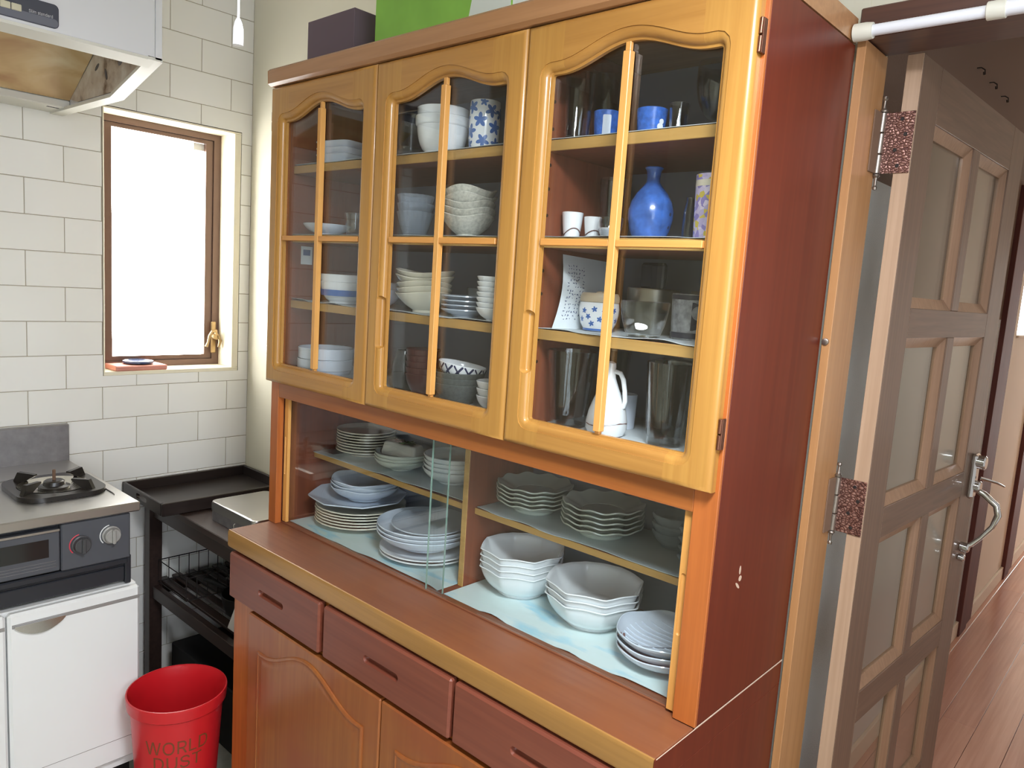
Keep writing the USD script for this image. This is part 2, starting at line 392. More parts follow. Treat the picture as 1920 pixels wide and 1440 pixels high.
# ------------------------------------------------------------------ the room
XW, YW = -0.779, 0.359            # tiled wall, white back wall
put('floor', cb(XW - 0.2, 3.2, -3.4, YW, -0.03, 0.0, 0.001), 'floor_vinyl', kind='structure', label='pale kitchen floor under the red bin')
put('ceiling', cb(XW - 0.2, 3.05, -3.1, YW + 0.1, 2.42, 2.45, 0.001), 'ceiling_paint', kind='structure', label='pale kitchen ceiling')
WY0, WY1, WZ0, WZ1 = -0.114, 0.320, 1.075, 1.874       # window opening in the tiles
wl = thing('wall_left', kind='structure', label='cream tiled kitchen wall with the bright window')
wallpoly = sbox(-3.4, 0.0, YW + 0.1, 2.42).difference(sbox(WY0 - 0.002, WZ0 - 0.002, WY1 + 0.002, WZ1 + 0.002))
put('grout', ext(wallpoly, 'x', XW - 0.2, XW - 0.0015), 'grout', wl)
TZ, TY, TW, TH_, G = 1.0385, -0.1173, 0.1998, 0.1, 0.0011
hole = sbox(WY0 - 0.002, WZ0 - 0.002, WY1 + 0.002, WZ1 + 0.002); area = sbox(-1.06, 0.0, YW - 0.001, 2.419)
for row in range(-11, 14):
    z0 = TZ + row * TH_ - 0.0; off = 0.0 if row % 2 else 0.5
    for c in range(-7, 4):
        y0 = TY + (c + off) * TW
        full = sbox(y0 + G, z0 + G, y0 + TW - G, z0 + TH_ - G); q = full.intersection(area).difference(hole)
        if q.is_empty or q.area < 2e-5: continue
        mt = f'tile_glaze_{rnd.choice([0, 0, 1, 2])}'
        if abs(q.area - q.envelope.area) < 1e-8:
            a0, b0, a1, b1 = q.bounds; put('tile', cb(XW - 0.004, XW, a0, a1, b0, b1, 0.0009), mt, wl)
        else:
            put('tile', ext(q, 'x', XW - 0.004, XW), mt, wl)
put('wall_back', cat_(cb(XW - 0.1, 1.207, YW, YW + 0.11, 0, 2.42, 0.0005), cb(1.207, 2.15, YW, YW + 0.11, 1.905, 2.42, 0.0005), cb(2.15, 3.2, YW, YW + 0.11, 0, 2.42, 0.0005)),
    'white_plaster', kind='structure', label='off-white plaster wall behind the dish cabinet')
put('wall_right', cat_(cb(2.95, 3.05, -0.5, YW, 0, 2.42, .0005), cb(2.95, 3.05, -3.0, -2.4, 0, 2.42, .0005), cb(2.95, 3.05, -2.4, -0.5, 2.05, 2.42, .0005), cb(2.95, 3.05, -2.4, -0.5, 0, 0.8, .0005)), 'white_plaster', kind='structure', label='white wall at the right of the kitchen with a wide window opening')
put('wall_rear', cb(XW - .2, 3.05, -3.1, -3.0, 0, 2.42, .0005), 'white_plaster', kind='structure', label='white rear wall of the kitchen')

# window 1: recessed casement with an overexposed frosted pane
w1 = thing('window_1', kind='structure', label='bright frosted casement window in the tiled wall')
for nm, b in (('sill', (XW - 0.115, XW + 0.001, WY0, WY1, WZ0 - 0.002, WZ0 + 0.010)), ('head_lining', (XW - 0.115, XW + 0.001, WY0, WY1, WZ1 - 0.006, WZ1)),
              ('side_lining', (XW - 0.115, XW + 0.001, WY1 - 0.022, WY1, WZ0 + 0.010, WZ1 - 0.006)), ('side_lining', (XW - 0.115, XW + 0.001, WY0, WY0 + 0.004, WZ0 + 0.010, WZ1 - 0.006))):
    put(nm, cb(*b, 0.001), 'reveal_cream', w1)
FY0, FY1, FZ0, FZ1 = WY0 + 0.004, WY1 - 0.022, WZ0 + 0.010, WZ1 - 0.006
XF = -0.879
outer = sbox(FY0, FZ0, FY1, FZ1); inner = sbox(FY0 + 0.022, FZ0 + 0.020, FY1 - 0.024, FZ1 - 0.020)
put('frame', ext(outer.difference(inner), 'x', XF - 0.04, XF + 0.004), 'bronze_frame', w1)
gy0, gy1, gz0, gz1 = -0.053, 0.249, 1.120, 1.835
put('sash', ext(sbox(FY0 + 0.023, FZ0 + 0.021, FY1 - 0.025, FZ1 - 0.021).difference(sbox(gy0, gz0, gy1, gz1)), 'x', XF - 0.035, XF - 0.002), 'bronze_frame', w1)
put('pane', cb(XF - 0.026, XF - 0.020, gy0 - 0.004, gy1 + 0.004, gz0 - 0.004, gz1 + 0.004, 0.0005), 'window_glow', w1)
put('sticker', cb(XF - 0.0195, XF - 0.0185, gy1 - 0.036, gy1, gz1 - 0.024, gz1 - 0.001, 0.0002), 'sticker', w1, label='small pale sticker in the top corner of the pane')
lt = put('latch', cat_(cb(XF + 0.004, XF + 0.012, 0.268, 0.286, 1.125, 1.235, 0.003), orient(cyl(0.011, 0, 0.022), 'x', (XF + 0.01, 0.277, 1.185))), 'brass_old', w1, label='brass casement latch')
put('latch_lever', tube([(XF + 0.03, 0.277, 1.192), (XF + 0.036, 0.272, 1.205), (XF + 0.038, 0.258, 1.203), (XF + 0.036, 0.250, 1.188), (XF + 0.034, 0.246, 1.165), (XF + 0.034, 0.240, 1.150)], [.006, .006, .005, .005, .004, .006]), 'brass_old', lt)
put('latch_keeper', tube([(XF + 0.03, 0.284, 1.188), (XF + 0.034, 0.290, 1.17), (XF + 0.03, 0.286, 1.148)], [.005, .006, .004]), 'brass_old', lt)

# things on the window sill
sd = WZ0 + 0.010
put('coral_slab', cb(-0.045, 0.045, -0.08, 0.08, 0, 0.016, 0.003), 'coral_tile', label='coral pink rectangular slab on the window sill', cat='slab', loc=(-0.825, 0.0, sd), rz=0.03)
put('oval_dish', lathe(np.vstack([[(0, 0), (0.6, 0)], [(1.0, .004), (1.0, 0.010), (0.94, 0.011), (0.86, 0.007), (0, 0.006)]]) * [0.045, 1], 40), 'navy_dish',
    label='navy round dish lying on the coral slab on the sill', cat='dish', loc=(-0.832, 0.008, sd + 0.016))

# doorway: jamb, lintel, hall
put('trim_1', cb(1.207, 1.2215, 0.318, 0.428, 0, 1.856, 0.001), 'jamb_wood', kind='structure', label='light wooden door jamb beside the cabinet')
put('trim_2', cb(1.207, 2.15, 0.318, 0.428, 1.858, 1.905, 0.002), 'lintel_wood', kind='structure', label='dark wooden lintel over the doorway')
put('trim_3', cb(2.06, 2.15, 0.318, 0.428, 0, 1.856, 0.001), 'jamb_wood', kind='structure', label='door jamb at the right of the doorway')
s = put('jamb_screw', orient(lathe([(0, 0), (0.006, 0), (0.0055, 0.003), (0.003, 0.004), (0, 0.0035)], 16), '-y', (1.2135, 0.3179, 1.372)), 'screw_metal',
    label='small metal screw cap on the light door jamb', cat='screw cap')
HX0, HX1, HY1 = 1.05, 2.15, 6.4
fl = thing('floor_hall', kind='structure', label='reddish wooden hall floor of narrow planks')
for i in range(11):
    x0 = 1.29 - 0.105 * 3 + 0.105 * i
    if x0 + 0.105 < HX0 - 0.1: continue
    cuts = [0.43, 0.43 + 0.9 * ((i * 0.37) % 1) + 0.9, 3.2 + 0.8 * ((i * 0.61) % 1), 5.0 + 0.6 * ((i * 0.29) % 1), HY1]
    for a, b in zip(cuts[:-1], cuts[1:]):
        put('plank', cb(x0 + 0.0006, x0 + 0.1044, a, b - 0.0012, -0.02, 0, 0.0012), f'plank_wood_{rnd.randrange(3)}', fl)
put('floor_hall_base', cb(HX0 - 0.2, HX1 + 0.1, 0.36, HY1, -0.05, -0.021, 0.001), 'track_dark', kind='structure', label='dark subfloor under the hall planks')
# the hall's left wall: grey wallpaper behind the open door, plaster above, a dark door, cream beyond
hw = thing('wall_hall', kind='structure', label='hall wall with beige plaster and grey wallpaper')
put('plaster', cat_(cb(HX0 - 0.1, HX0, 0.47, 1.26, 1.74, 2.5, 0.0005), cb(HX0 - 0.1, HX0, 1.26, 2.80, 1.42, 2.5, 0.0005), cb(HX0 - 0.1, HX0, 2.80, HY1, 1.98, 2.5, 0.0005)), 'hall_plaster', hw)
put('wallpaper', cat_(cb(HX0 - 0.1, HX0, 0.47, 1.26, 0, 1.74, 0.0005), cb(HX0 - 0.1, HX0, 1.26, 2.80, 0, 1.42, 0.0005)), 'grey_wallpaper', hw, label='grey wallpaper behind the open door')
put('cream_panel', cat_(cb(HX0 - 0.1, HX0, 3.08, 3.22, 0, 1.98, .0005), cb(HX0 - 0.1, HX0, 3.22, 3.72, 0, 1.34, .0005), cb(HX0 - 0.1, HX0, 3.22, 3.72, 1.80, 1.98, .0005), cb(HX0 - 0.1, HX0, 3.72, 3.85, 0, 1.98, .0005)), 'hall_cream', hw)
put('cream_end', cb(HX0 - 0.1, HX0, 4.14, HY1, 0, 1.98, .0005), 'hall_cream', hw)
put('backing', cb(HX0 - 0.12, HX0 - 0.101, 0.47, HY1, 0, 2.5, .0005), 'hall_plaster', hw)
for k, (a, b) in enumerate(((2.80, 3.08), (3.85, 4.14))):
    t = thing(f'trim_{4 + k}', kind='structure', label=('nearer' if k == 0 else 'farther') + ' dark wooden door post in the hall')
    put('post', cb(HX0 - 0.08, HX0 + 0.02, a, (a + b) / 2 - 0.006, 0, 1.98, 0.002), 'post_wood', t)
    put('post', cb(HX0 - 0.08, HX0 + 0.012, (a + b) / 2 + 0.006, b, 0, 1.98, 0.002), 'post_wood', t)
    put('groove', cb(HX0 - 0.08, HX0 - 0.002, (a + b) / 2 - 0.006, (a + b) / 2 + 0.006, 0, 1.98, 0.001), 'black_matt', t)
put('baseboard_hall', cat_(cb(HX0, HX0 + 0.012, 0.5, 2.80, 0, 0.07, .002), cb(HX0, HX0 + 0.012, 3.08, 3.85, 0, 0.07, .002), cb(HX0, HX0 + 0.012, 4.14, HY1, 0, 0.07, .002)), 'hall_cream', kind='structure', label='cream baseboard along the hall wall')
put('ceiling_hall', cb(HX0 - 0.2, HX1 + 0.1, 0.47, HY1, 2.5, 2.53, .001), 'ceiling_paint', kind='structure', label='hall ceiling')
put('wall_hall_right', cat_(cb(HX1, HX1 + 0.1, 1.7, HY1, 0, 2.5, .0005), cb(HX1, HX1 + 0.1, 0.47, 1.7, 1.95, 2.5, .0005), cb(HX1, HX1 + 0.1, 0.47, 1.7, 0, .5, .0005), cb(HX1, HX1 + 0.1, 0.47, .7, .5, 1.95, .0005)), 'hall_cream', kind='structure', label='cream wall on the right of the hall')
put('wall_hall_end', cat_(cb(HX0 - 0.1, 1.3, HY1, HY1 + 0.1, 0, 2.5, .001), cb(2.0, HX1 + 0.1, HY1, HY1 + 0.1, 0, 2.5, .001), cb(1.3, 2.0, HY1, HY1 + 0.1, 2.0, 2.5, .001)), 'hall_cream', kind='structure', label='cream wall at the end of the hall')
w2 = thing('window_2', kind='structure', label='small bright window in the hall wall')
put('pane', cb(HX0 - 0.06, HX0 - 0.05, 3.22, 3.72, 1.34, 1.80, 0.001), 'hall_window_glow', w2)
put('sill', cb(HX0 - 0.06, HX0 + 0.01, 3.221, 3.719, 1.3405, 1.352, 0.002), 'hall_cream', w2)
w3 = thing('window_3', kind='structure', label='glazed door at the far end of the hall')
put('pane', cb(1.35, 1.95, HY1 + 0.03, HY1 + 0.04, 0.1, 1.95, 0.001), 'hall_window_glow', w3)
put('frame', ext(sbox(1.3, 0, 2.0, 2.0).difference(sbox(1.35, 0.1, 1.95, 1.95)), 'y', HY1 + 0.02, HY1 + 0.06), 'post_wood', w3)
w4 = thing('window_4', kind='structure', label='frosted window on the right of the hall')
put('pane', cb(HX1 + .04, HX1 + .05, .7, 1.7, .5, 1.95, 0.001), 'hall_side_glow', w4)
for k, yy in enumerate((1.80, 1.99, 2.19)):
    z = 2.195
    put('screw_hook', tube([(HX0, yy, z + 0.004), (HX0 + 0.012, yy, z + 0.004), (HX0 + 0.022, yy + 0.004, z - 0.003), (HX0 + 0.022, yy + 0.012, z - 0.014), (HX0 + 0.016, yy + 0.022, z - 0.012), (HX0 + 0.014, yy + 0.026, z - 0.004)], 0.0018, 8), 'peg_dark',
        label=('nearest', 'middle', 'farthest')[k] + ' of three small dark hooks on the beige hall wall', cat='hook', group='hooks on the hall wall')

# ------------------------------------------------------------------ the hall door (open)
LA = math.radians(2.95)
d1 = thing('door_1', kind='structure', label='open brown wooden hall door with glazed panels', loc=(1.278, 0.43, 0.008), rz=-LA)
LW, LH, LT = 0.736, 1.848, 0.026      # local: y along the leaf, x from -LT to 0
ys = [(0.098, 0.345), (0.390, 0.624)]; zs = [(0.31, 0.618), (0.683, 0.995), (1.055, 1.375), (1.430, 1.752)]
put('stile', cb(-LT, 0, 0.0015, ys[0][0], 0, LH, 0.0015), 'leaf_wood', d1)
put('stile', cb(-LT, 0, ys[1][1], LW, 0, LH, 0.0015), 'leaf_wood', d1)
put('edge_strip', cb(-LT, -0.0005, -0.0005, 0.0015, 0, LH, 0.0004), 'leaf_edge_wood', d1, label='pale hinge edge of the door')
zz = [0] + [v for p in zs for v in p] + [LH]
for a, b in zip(zz[::2], zz[1::2]):
    put('rail', cb(-LT, 0, ys[0][0], ys[1][1], a, b, 0.001), 'leaf_rail_wood', d1)
for a, b in zs:
    put('mullion', cb(-LT, 0, ys[0][1], ys[1][0], a, b, 0.001), 'leaf_wood', d1)
    for (y0, y1) in ys:
        fr_ = []
        # mitred bevel moulding round each pane
        w, dp = 0.020, 0.012
        o = np.array([(y0, a), (y1, a), (y1, b), (y0, b)]); i_ = np.array([(y0 + w, a + w), (y1 - w, a + w), (y1 - w, b - w), (y0 + w, b - w)])
        for k in range(4):
            p, q = o[k], o[(k + 1) % 4]; r_, s_ = i_[(k + 1) % 4], i_[k]
            V = [(x, *pt) for x, ring in ((-0.003, (p, q)), (-dp, (r_, s_)), (-0.019, (r_, s_)), (-0.019, (p, q))) for pt in ring]
            P = np.array(V); mm = trimesh.convex.convex_hull(P); fr_.append(mm)
        md = put('moulding', cat_(*fr_), 'moulding_wood', d1)
        put('pane', cb(-0.018, -0.0145, y0 + w - 0.004, y1 - w + 0.004, a + w - 0.004, b - w + 0.004, 0.0004), 'leaf_glass', d1)
def hinge(z0, z1, lab):
    h = put('hinge', cb(-0.050, -0.001, -0.0035, -0.0006, z0, z1, 0.0006), 'hammered_copper', d1, label=lab)
    put('jamb_plate', cb(-0.0545, -0.0520, -0.040, -0.004, z0, z1, 0.0005), 'rust', h)
    for k, (a, b) in enumerate(((0, .31), (.33, .66), (.68, 1.0))):
        put('knuckle', moved(cyl(0.0058, z0 + a * (z1 - z0), z0 + b * (z1 - z0), 16), (-0.0515, -0.006, 0)), 'screw_metal', h)
    fin = np.array([(0, 0), (0.0055, 0.001), (0.0065, 0.004), (0.0035, 0.007), (0.0024, 0.012), (0.002, 0.02), (0.0042, 0.023), (0.0035, 0.027), (0, 0.028)])
    put('finial', moved(lathe(fin, 14), (-0.0515, -0.006, z1)), 'screw_metal', h)
    put('finial', moved(lathe(fin * [1, -1], 14), (-0.0515, -0.006, z0)), 'screw_metal', h)
    for fz, fy in ((.88, -.021), (.63, -.013), (.38, -.027), (.12, -.02)):
        put('screw', orient(cyl(0.0032, 0, 0.0012, 12, .0004), '-y', (fy, -0.0034, z0 + fz * (z1 - z0))), 'peg_dark', h)
hinge(1.655, 1.756, 'upper hammered copper hinge'); hinge(1.017, 1.117, 'lower hammered copper hinge')
hy = 0.682
hd = put('handle_plate', cat_(cb(0.0, 0.014, hy - 0.018, hy + 0.018, 0.985, 1.095, 0.005), orient(cyl(0.017, 0, 0.03, 24, .003), 'x', (0.0, hy, 1.075)), orient(cyl(0.015, 0, 0.026, 24, .003), 'x', (0.0, hy, 1.015))), 'chrome', d1, label='dark chrome thumb latch plate')
put('lever', tube([(0.02, hy, 1.005), (0.034, hy, 1.0), (0.062, hy + .004, 0.978), (0.068, hy + .006, 0.955), (0.060, hy + .004, 0.925), (0.040, hy, 0.892), (0.024, hy - .004, 0.872), (0.008, hy - .006, 0.862)], [.007, .008, .008, .008, .006, .005, .006, .007], 12), 'chrome', hd, label='curved chrome pull handle')
put('thumb_piece', tube([(0.02, hy + 0.01, 1.035), (0.05, hy + 0.03, 1.028), (0.066, hy + 0.04, 1.02)], [.004, .0035, .002], 8), 'chrome', hd)
put('lower_boss', cat_(orient(cyl(0.012, 0, 0.022, 20, .003), 'x', (0.0, hy - .006, 0.862)), orient(cyl(0.009, 0, 0.016, 20, .003), 'x', (0.0, hy - .008, 0.835))), 'chrome', hd)

# tension rod across the doorway
rod = thing('tension_rod', 'white extension tension rod across the top of the doorway', 'rod', (1.2075, 0.300, 1.862))
put('rod_tube', orient(cyl(0.0085, 0.02, 0.19, 20), 'x'), 'rod_white', rod)
put('rod_tube', orient(cyl(0.0105, 0.19, 0.84, 20), 'x'), 'rod_white', rod)
put('end_cap', orient(lathe([(0, 0), (0.0135, 0), (0.0135, 0.018), (0.012, 0.028), (0, 0.028)], 20), 'x'), 'rod_cap', rod)
put('collar', orient(cyl(0.0128, 0.182, 0.206, 20), 'x'), 'rod_cap', rod)
put('end_cap', orient(cyl(0.0135, 0.825, 0.852, 20), 'x'), 'rod_cap', rod)

# ------------------------------------------------------------------ the dish cabinet
cab = thing('dish_cabinet', 'large orange-brown wooden dish cabinet with glazed doors', 'cabinet')
XR, DEP, ZC = 1.205, 0.3165, 0.80
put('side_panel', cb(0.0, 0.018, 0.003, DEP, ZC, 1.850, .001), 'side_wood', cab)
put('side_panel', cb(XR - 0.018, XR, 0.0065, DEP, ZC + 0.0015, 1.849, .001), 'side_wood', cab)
put('back_board', cb(0.018, XR - 0.018, 0.297, 0.303, ZC, 1.849, .0005), 'back_panel', cab)
put('cornice', loft([np.array([(x, -0.0 + y, z) for y, z in ((DEP, 1.851), (-0.022, 1.851), (-0.030, 1.856), (-0.031, 1.884), (-0.026, 1.889), (DEP, 1.889))]) for x in (0.003, XR)]), 'cornice_wood', cab)
put('face_stile', cb(0.0, 0.033, -0.0005, 0.016, ZC, 1.850, .001), 'face_wood', cab)
put('face_stile', cat_(cb(1.167, XR, -0.0005, 0.006, ZC + 0.0015, 1.850, .0008), cb(1.167, XR - .019, 0.006, 0.016, ZC + 0.0015, 1.850, .0008)), 'face_wood', cab)
put('face_rail', cb(0.033, 1.167, 0.0, 0.016, 1.122, 1.186, .001), 'face_wood_across', cab)
put('face_rail', cb(0.033, 1.167, 0.0, 0.016, 1.825, 1.850, .001), 'face_wood_across', cab)
put('divider', cb(0.797, 0.813, 0.004, 0.297, 1.186, 1.849, .0008), 'inner_wood', cab)
pg = []
for z in (1.30, 1.34, 1.42, 1.46, 1.555, 1.60, 1.64, 1.70, 1.745):
    for yy in (0.045, 0.25): pg.append(orient(cyl(0.003, 0, 0.001, 10, .0003), 'x', (0.8128, yy, z)))
put('peg_holes', cat_(*pg), 'peg_dark', cab, kind='stuff')
put('inner_side', cb(0.018, 0.020, 0.017, 0.297, ZC, 1.849, .0003), 'inner_wood', cab)
put('cabinet_floor', cb(0.018, XR - 0.018, 0.017, 0.297, 1.170, 1.186, .0005), 'inner_wood', cab)
S0, S3, S2, S1 = 1.186, 1.359, 1.517, 1.679
for z in (S3, S2, S1):
    for a, b in ((0.0205, 0.7965), (0.8135, XR - 0.0185)):
        sh = put('shelf', cb(a, b, 0.036, 0.296, z - 0.018, z, .0006), 'inner_wood', cab)
        put('shelf_edge', cat_(*[cb(a, b, 0.0335, 0.036, z - 0.018, z, .0008)]), 'shelf_edge_wood', sh)
# doors: frame carved as one solid with a roundover around the arched opening, then cut into stiles and rails
def door_shape(slot):
    W_, zb, zt = 0.3985, 1.1600, 1.8500
    ring = lambda ins, y: np.array([(ins, y, zb + ins), (W_ - ins, y, zb + ins), (W_ - ins, y, zt - ins), (ins, y, zt - ins)])
    rr = 0.009; R = [ring(0, 0.0), ring(0, -0.020 + rr)]
    for q in np.linspace(0.2, 1, 5): R.append(ring(rr * (1 - math.cos(q * PI / 2)), -0.020 + rr * (1 - math.sin(q * PI / 2))))
    body = loft(R)
    x0, x1, z0 = 0.049, 0.3475, 1.207
    pts = []
    def corner(cx, cz, a0, a1, r=0.004):
        for q in np.linspace(a0, a1, 4): pts.append((cx + r * math.cos(q), cz + r * math.sin(q)))
    corner(x0 + .004, z0 + .004, PI, 1.5 * PI); corner(x1 - .004, z0 + .004, 1.5 * PI, 2 * PI)
    arch = lambda x: 1.771 + 0.030 * (0.5 + 0.5 * math.cos(PI * min(1, abs((x - x0) / (x1 - x0) * 2 - 1) / 0.88)))
    corner(x1 - .004, arch(x1) - .004, 0, 0.5 * PI)
    for x in np.linspace(x1 - .012, x0 + .012, 34): pts.append((x, arch(x)))
    corner(x0 + .004, arch(x0) - .004, 0.5 * PI, PI)
    P = np.array(pts); t = np.roll(P, -1, 0) - np.roll(P, 1, 0); nn = np.stack([t[:, 1], -t[:, 0]], 1); nn /= np.linalg.norm(nn, axis=1, keepdims=True)
    rings = []
    prof = [(0, 0.002), (0, -0.0070), (0.0035, -0.0078), (0.0042, -0.0085)]
    for q in np.linspace(0.1, 1, 7): prof.append((0.0042 + 0.0115 * (1 - math.cos(q * PI / 2)), -0.0085 - 0.0095 * math.sin(q * PI / 2)))
    prof += [(0.0168, -0.0182), (0.0168, -0.0215)]
    for d, y in prof:
        o = P + nn * d; rings.append(np.stack([o[:, 0], np.full(len(o), y), o[:, 1]], 1))
    cut = loft(rings)
    m = to_man(body) - to_man(cut)
    if slot:
        a = []
        for k, z in enumerate((1.293, 1.384)):
            for y, r in ((-0.022, 0.0095), (-0.011, 0.0075)):
                a.append(moved(trimesh.creation.icosphere(2, r), (0.0395, y, z)))
        m = m - Manifold.batch_hull([to_man(q) for q in a])
    return m, P, arch
def door(x0, slot, hinge_right):
    m, P, arch = door_shape(slot)
    d = thing_part(cab, 'door', (x0, 0, 0))
    pieces = [('stile', m.trim_by_plane((-1, 0, 0), -0.078), 'door_wood'), ('stile', m.trim_by_plane((1, 0, 0), 0.322), 'door_wood')]
    mid = m.trim_by_plane((1, 0, 0), 0.078).trim_by_plane((-1, 0, 0), -0.322)
    pieces += [('top_rail', mid.trim_by_plane((0, 0, 1), 1.5), 'door_rail_wood'), ('bottom_rail', mid.trim_by_plane((0, 0, -1), -1.5), 'door_rail_wood')]
    for n_, g_, w_ in pieces: put(n_, to_tri(g_), w_, d, smooth=28)
    poly = Polygon(P).buffer(0.004)
    put('pane', ext(poly, 'y', 0.0003, 0.0033), 'pane_glass', d)
    cx = 0.1935
    zt_ = arch(cx)
    put('vertical_bar', cat_(cb(cx - 0.0065, cx + 0.0065, -0.0135, -0.0005, 1.2115, zt_ - 0.014, .001), cb(cx - 0.0065, cx + 0.0025, -0.008, -0.0005, 1.207, zt_, .0006)), 'muntin_wood', d)
    put('cross_bar', cat_(cb(0.050, cx - 0.0066, -0.0125, -0.0005, 1.500, 1.511, .001), cb(cx + 0.0066, 0.3465, -0.0125, -0.0005, 1.500, 1.511, .001)), 'muntin_wood_across', d)
    hx = 0.3985 if hinge_right else 0.0
    sgn = 1 if hinge_right else -1
    for z in (1.245, 1.775):
        px = hx + sgn * 0.0028
        put('door_hinge', cat_(moved(cyl(0.0028, z - 0.022, z - 0.001, 12), (px, -0.012, 0)), moved(cyl(0.0028, z + 0.001, z + 0.022, 12), (px, -0.012, 0)), cb(min(px, px + .003), max(px, px + .003), -0.011, 0.001 - 0.0016, z - 0.022, z + 0.022, .0004)), 'cabinet_hinge', d)
    return d
def thing_part(parent, name, loc):
    x = UsdGeom.Xform.Define(stage, numbered(str(parent.GetPath()) + '/' + name)); x.AddTranslateOp().Set(Gf.Vec3d(*loc)); return x
door(0.0005, False, False); door(0.4005, True, True); door(0.8005, True, True)
# sliding glass section
put('bay_floor', cb(0.018, XR - 0.018, 0.017, 0.297, ZC - 0.004, ZC + 0.001, .0005), 'inner_wood', cab)
put('bay_divider', cb(0.600, 0.614, 0.094, 0.297, ZC + .001, 1.170, .0008), 'inner_wood', cab)
put('divider_edge', cb(0.600, 0.614, 0.0915, 0.094, ZC + .001, 1.170, .0006), 'shelf_edge_wood', cab)
Z1 = 0.968
for a, b in ((0.0205, 0.5995), (0.6145, XR - 0.0185)):
    sh = put('bay_shelf', cb(a, b, 0.117, 0.296, Z1 - 0.013, Z1, .0006), 'inner_wood', cab)
    put('shelf_edge', cb(a, b, 0.1145, 0.117, Z1 - 0.013, Z1, .0008), 'shelf_edge_wood', sh)
put('track', cat_(cb(0.033, 1.167, 0.0165, 0.034, ZC + .001, ZC + 0.004, .0005), cb(0.033, 1.167, 0.0165, 0.034, 1.166, 1.1695, .0005)), 'counter_wood', cab)
for nm, x0, x1, y, gx in (('sliding_pane', 0.036, 0.622, 0.0285, 0.034), ('sliding_pane', 0.582, 1.166, 0.0195, 1.150)):
    p = put(nm, cb(x0, x1, y - 0.002, y + 0.002, ZC + 0.005, 1.165, .0004), 'sliding_glass', cab)
    g0 = to_man(cb(gx, gx + 0.017 if gx < .5 else gx + 0.0165, y - 0.0105, y - 0.0022, ZC + 0.005, 1.165, .0008))
    xs = gx + 0.008
    xe = x1 if gx < .5 else x0
    put('glass_edge', cb(xe - .0004, xe + .0004, y - .0021, y + .0021, ZC + .006, 1.164, .0002), 'glass_edge_green', p)
    g0 = g0 - Manifold.batch_hull([to_man(moved(trimesh.creation.icosphere(2, 0.0042), (xs, y - 0.0115, z))) for z in (0.93, 1.02)])
    put('pane_grip', to_tri(g0), 'muntin_wood', p, smooth=28)
# counter and lower case
YC = -0.110
put('countertop', cb(0.005, XR - .0022, YC + 0.004, DEP, 0.757, ZC, .002), 'counter_wood', cab)
put('counter_edge', loft([np.array([(x, y, z) for y, z in ((YC + 0.004, 0.757), (YC + 0.002, 0.757), (YC, 0.762), (YC, 0.793), (YC + 0.002, 0.799), (YC + 0.004, ZC))]) for x in (0.005, XR - .0022)]), 'counter_edge_wood', cab)
put('counter_end', cb(XR - .002, XR, YC + .001, DEP, 0.757, ZC - .0006, .0004), 'side_wood', cab)
put('joint_strip', cb(XR - 0.0005, XR + 0.0006, 0.0, DEP, ZC - 0.0012, ZC + 0.0012, .0003), 'scratch', cab, label='pale joint line between upper and lower case')
put('joint_strip', cb(XR - 0.0005, XR + 0.0006, YC + .004, 0.0, ZC - 0.0012, ZC + 0.0003, .0003), 'scratch', cab)
YD = -0.094
put('lower_side', cb(XR - 0.018, XR, YD, DEP, 0.0, 0.757, .001), 'side_wood', cab)
put('lower_side', cb(0.012, 0.030, YD, DEP, 0.0, 0.757, .001), 'side_wood', cab)
put('lower_back', cb(0.030, XR - 0.018, 0.29, 0.30, 0.0, 0.757, .0005), 'back_panel', cab)
put('lower_stile', cb(0.0125, 0.110, YD - 0.001, YD + 0.018, 0.06, 0.757, .002), 'face_wood', cab)
put('lower_stile', cb(1.105, XR - 0.0005, YD - 0.001, YD + 0.018, 0.06, 0.757, .002), 'face_wood', cab)
put('lower_rail', cb(0.110, 1.105, YD, YD + 0.018, 0.615, 0.650, .001), 'face_wood_across', cab)
put('lower_rail', cb(0.110, 1.105, YD, YD + 0.018, 0.735, 0.757, .001), 'face_wood_across', cab)
put('lower_rail', cb(0.110, 1.105, YD, YD + 0.018, 0.06, 0.150, .001), 'face_wood_across', cab)
put('kick_board', cb(0.03, XR - 0.02, YD + 0.03, YD + 0.045, 0.0, 0.06, .001), 'track_dark', cab)
for a, b in ((0.4015, 0.4185), (0.8, 0.8145)):
    put('lower_post', cb(a - 0.01, b + 0.01, YD + 0.0005, YD + 0.018, 0.650, 0.735, .001), 'side_wood', cab)
for x0, x1 in ((0.021, 0.4025), (0.418, 0.8045), (0.8125, 1.190)):
    f = to_man(cb(x0, x1, YD - 0.020, YD - 0.0012, 0.637, 0.750, .004)); xm = (x0 + x1) / 2
    f = f - Manifold.batch_hull([to_man(moved(trimesh.creation.icosphere(2, r), (xm + sx * 0.045, YD - y_, 0.692 + sz))) for sx in (-1, 1) for y_, r, sz in ((.023, .0085, 0), (.0135, .0065, 0.001))])
    dr = put('drawer', to_tri(f), 'drawer_wood', cab, smooth=28)
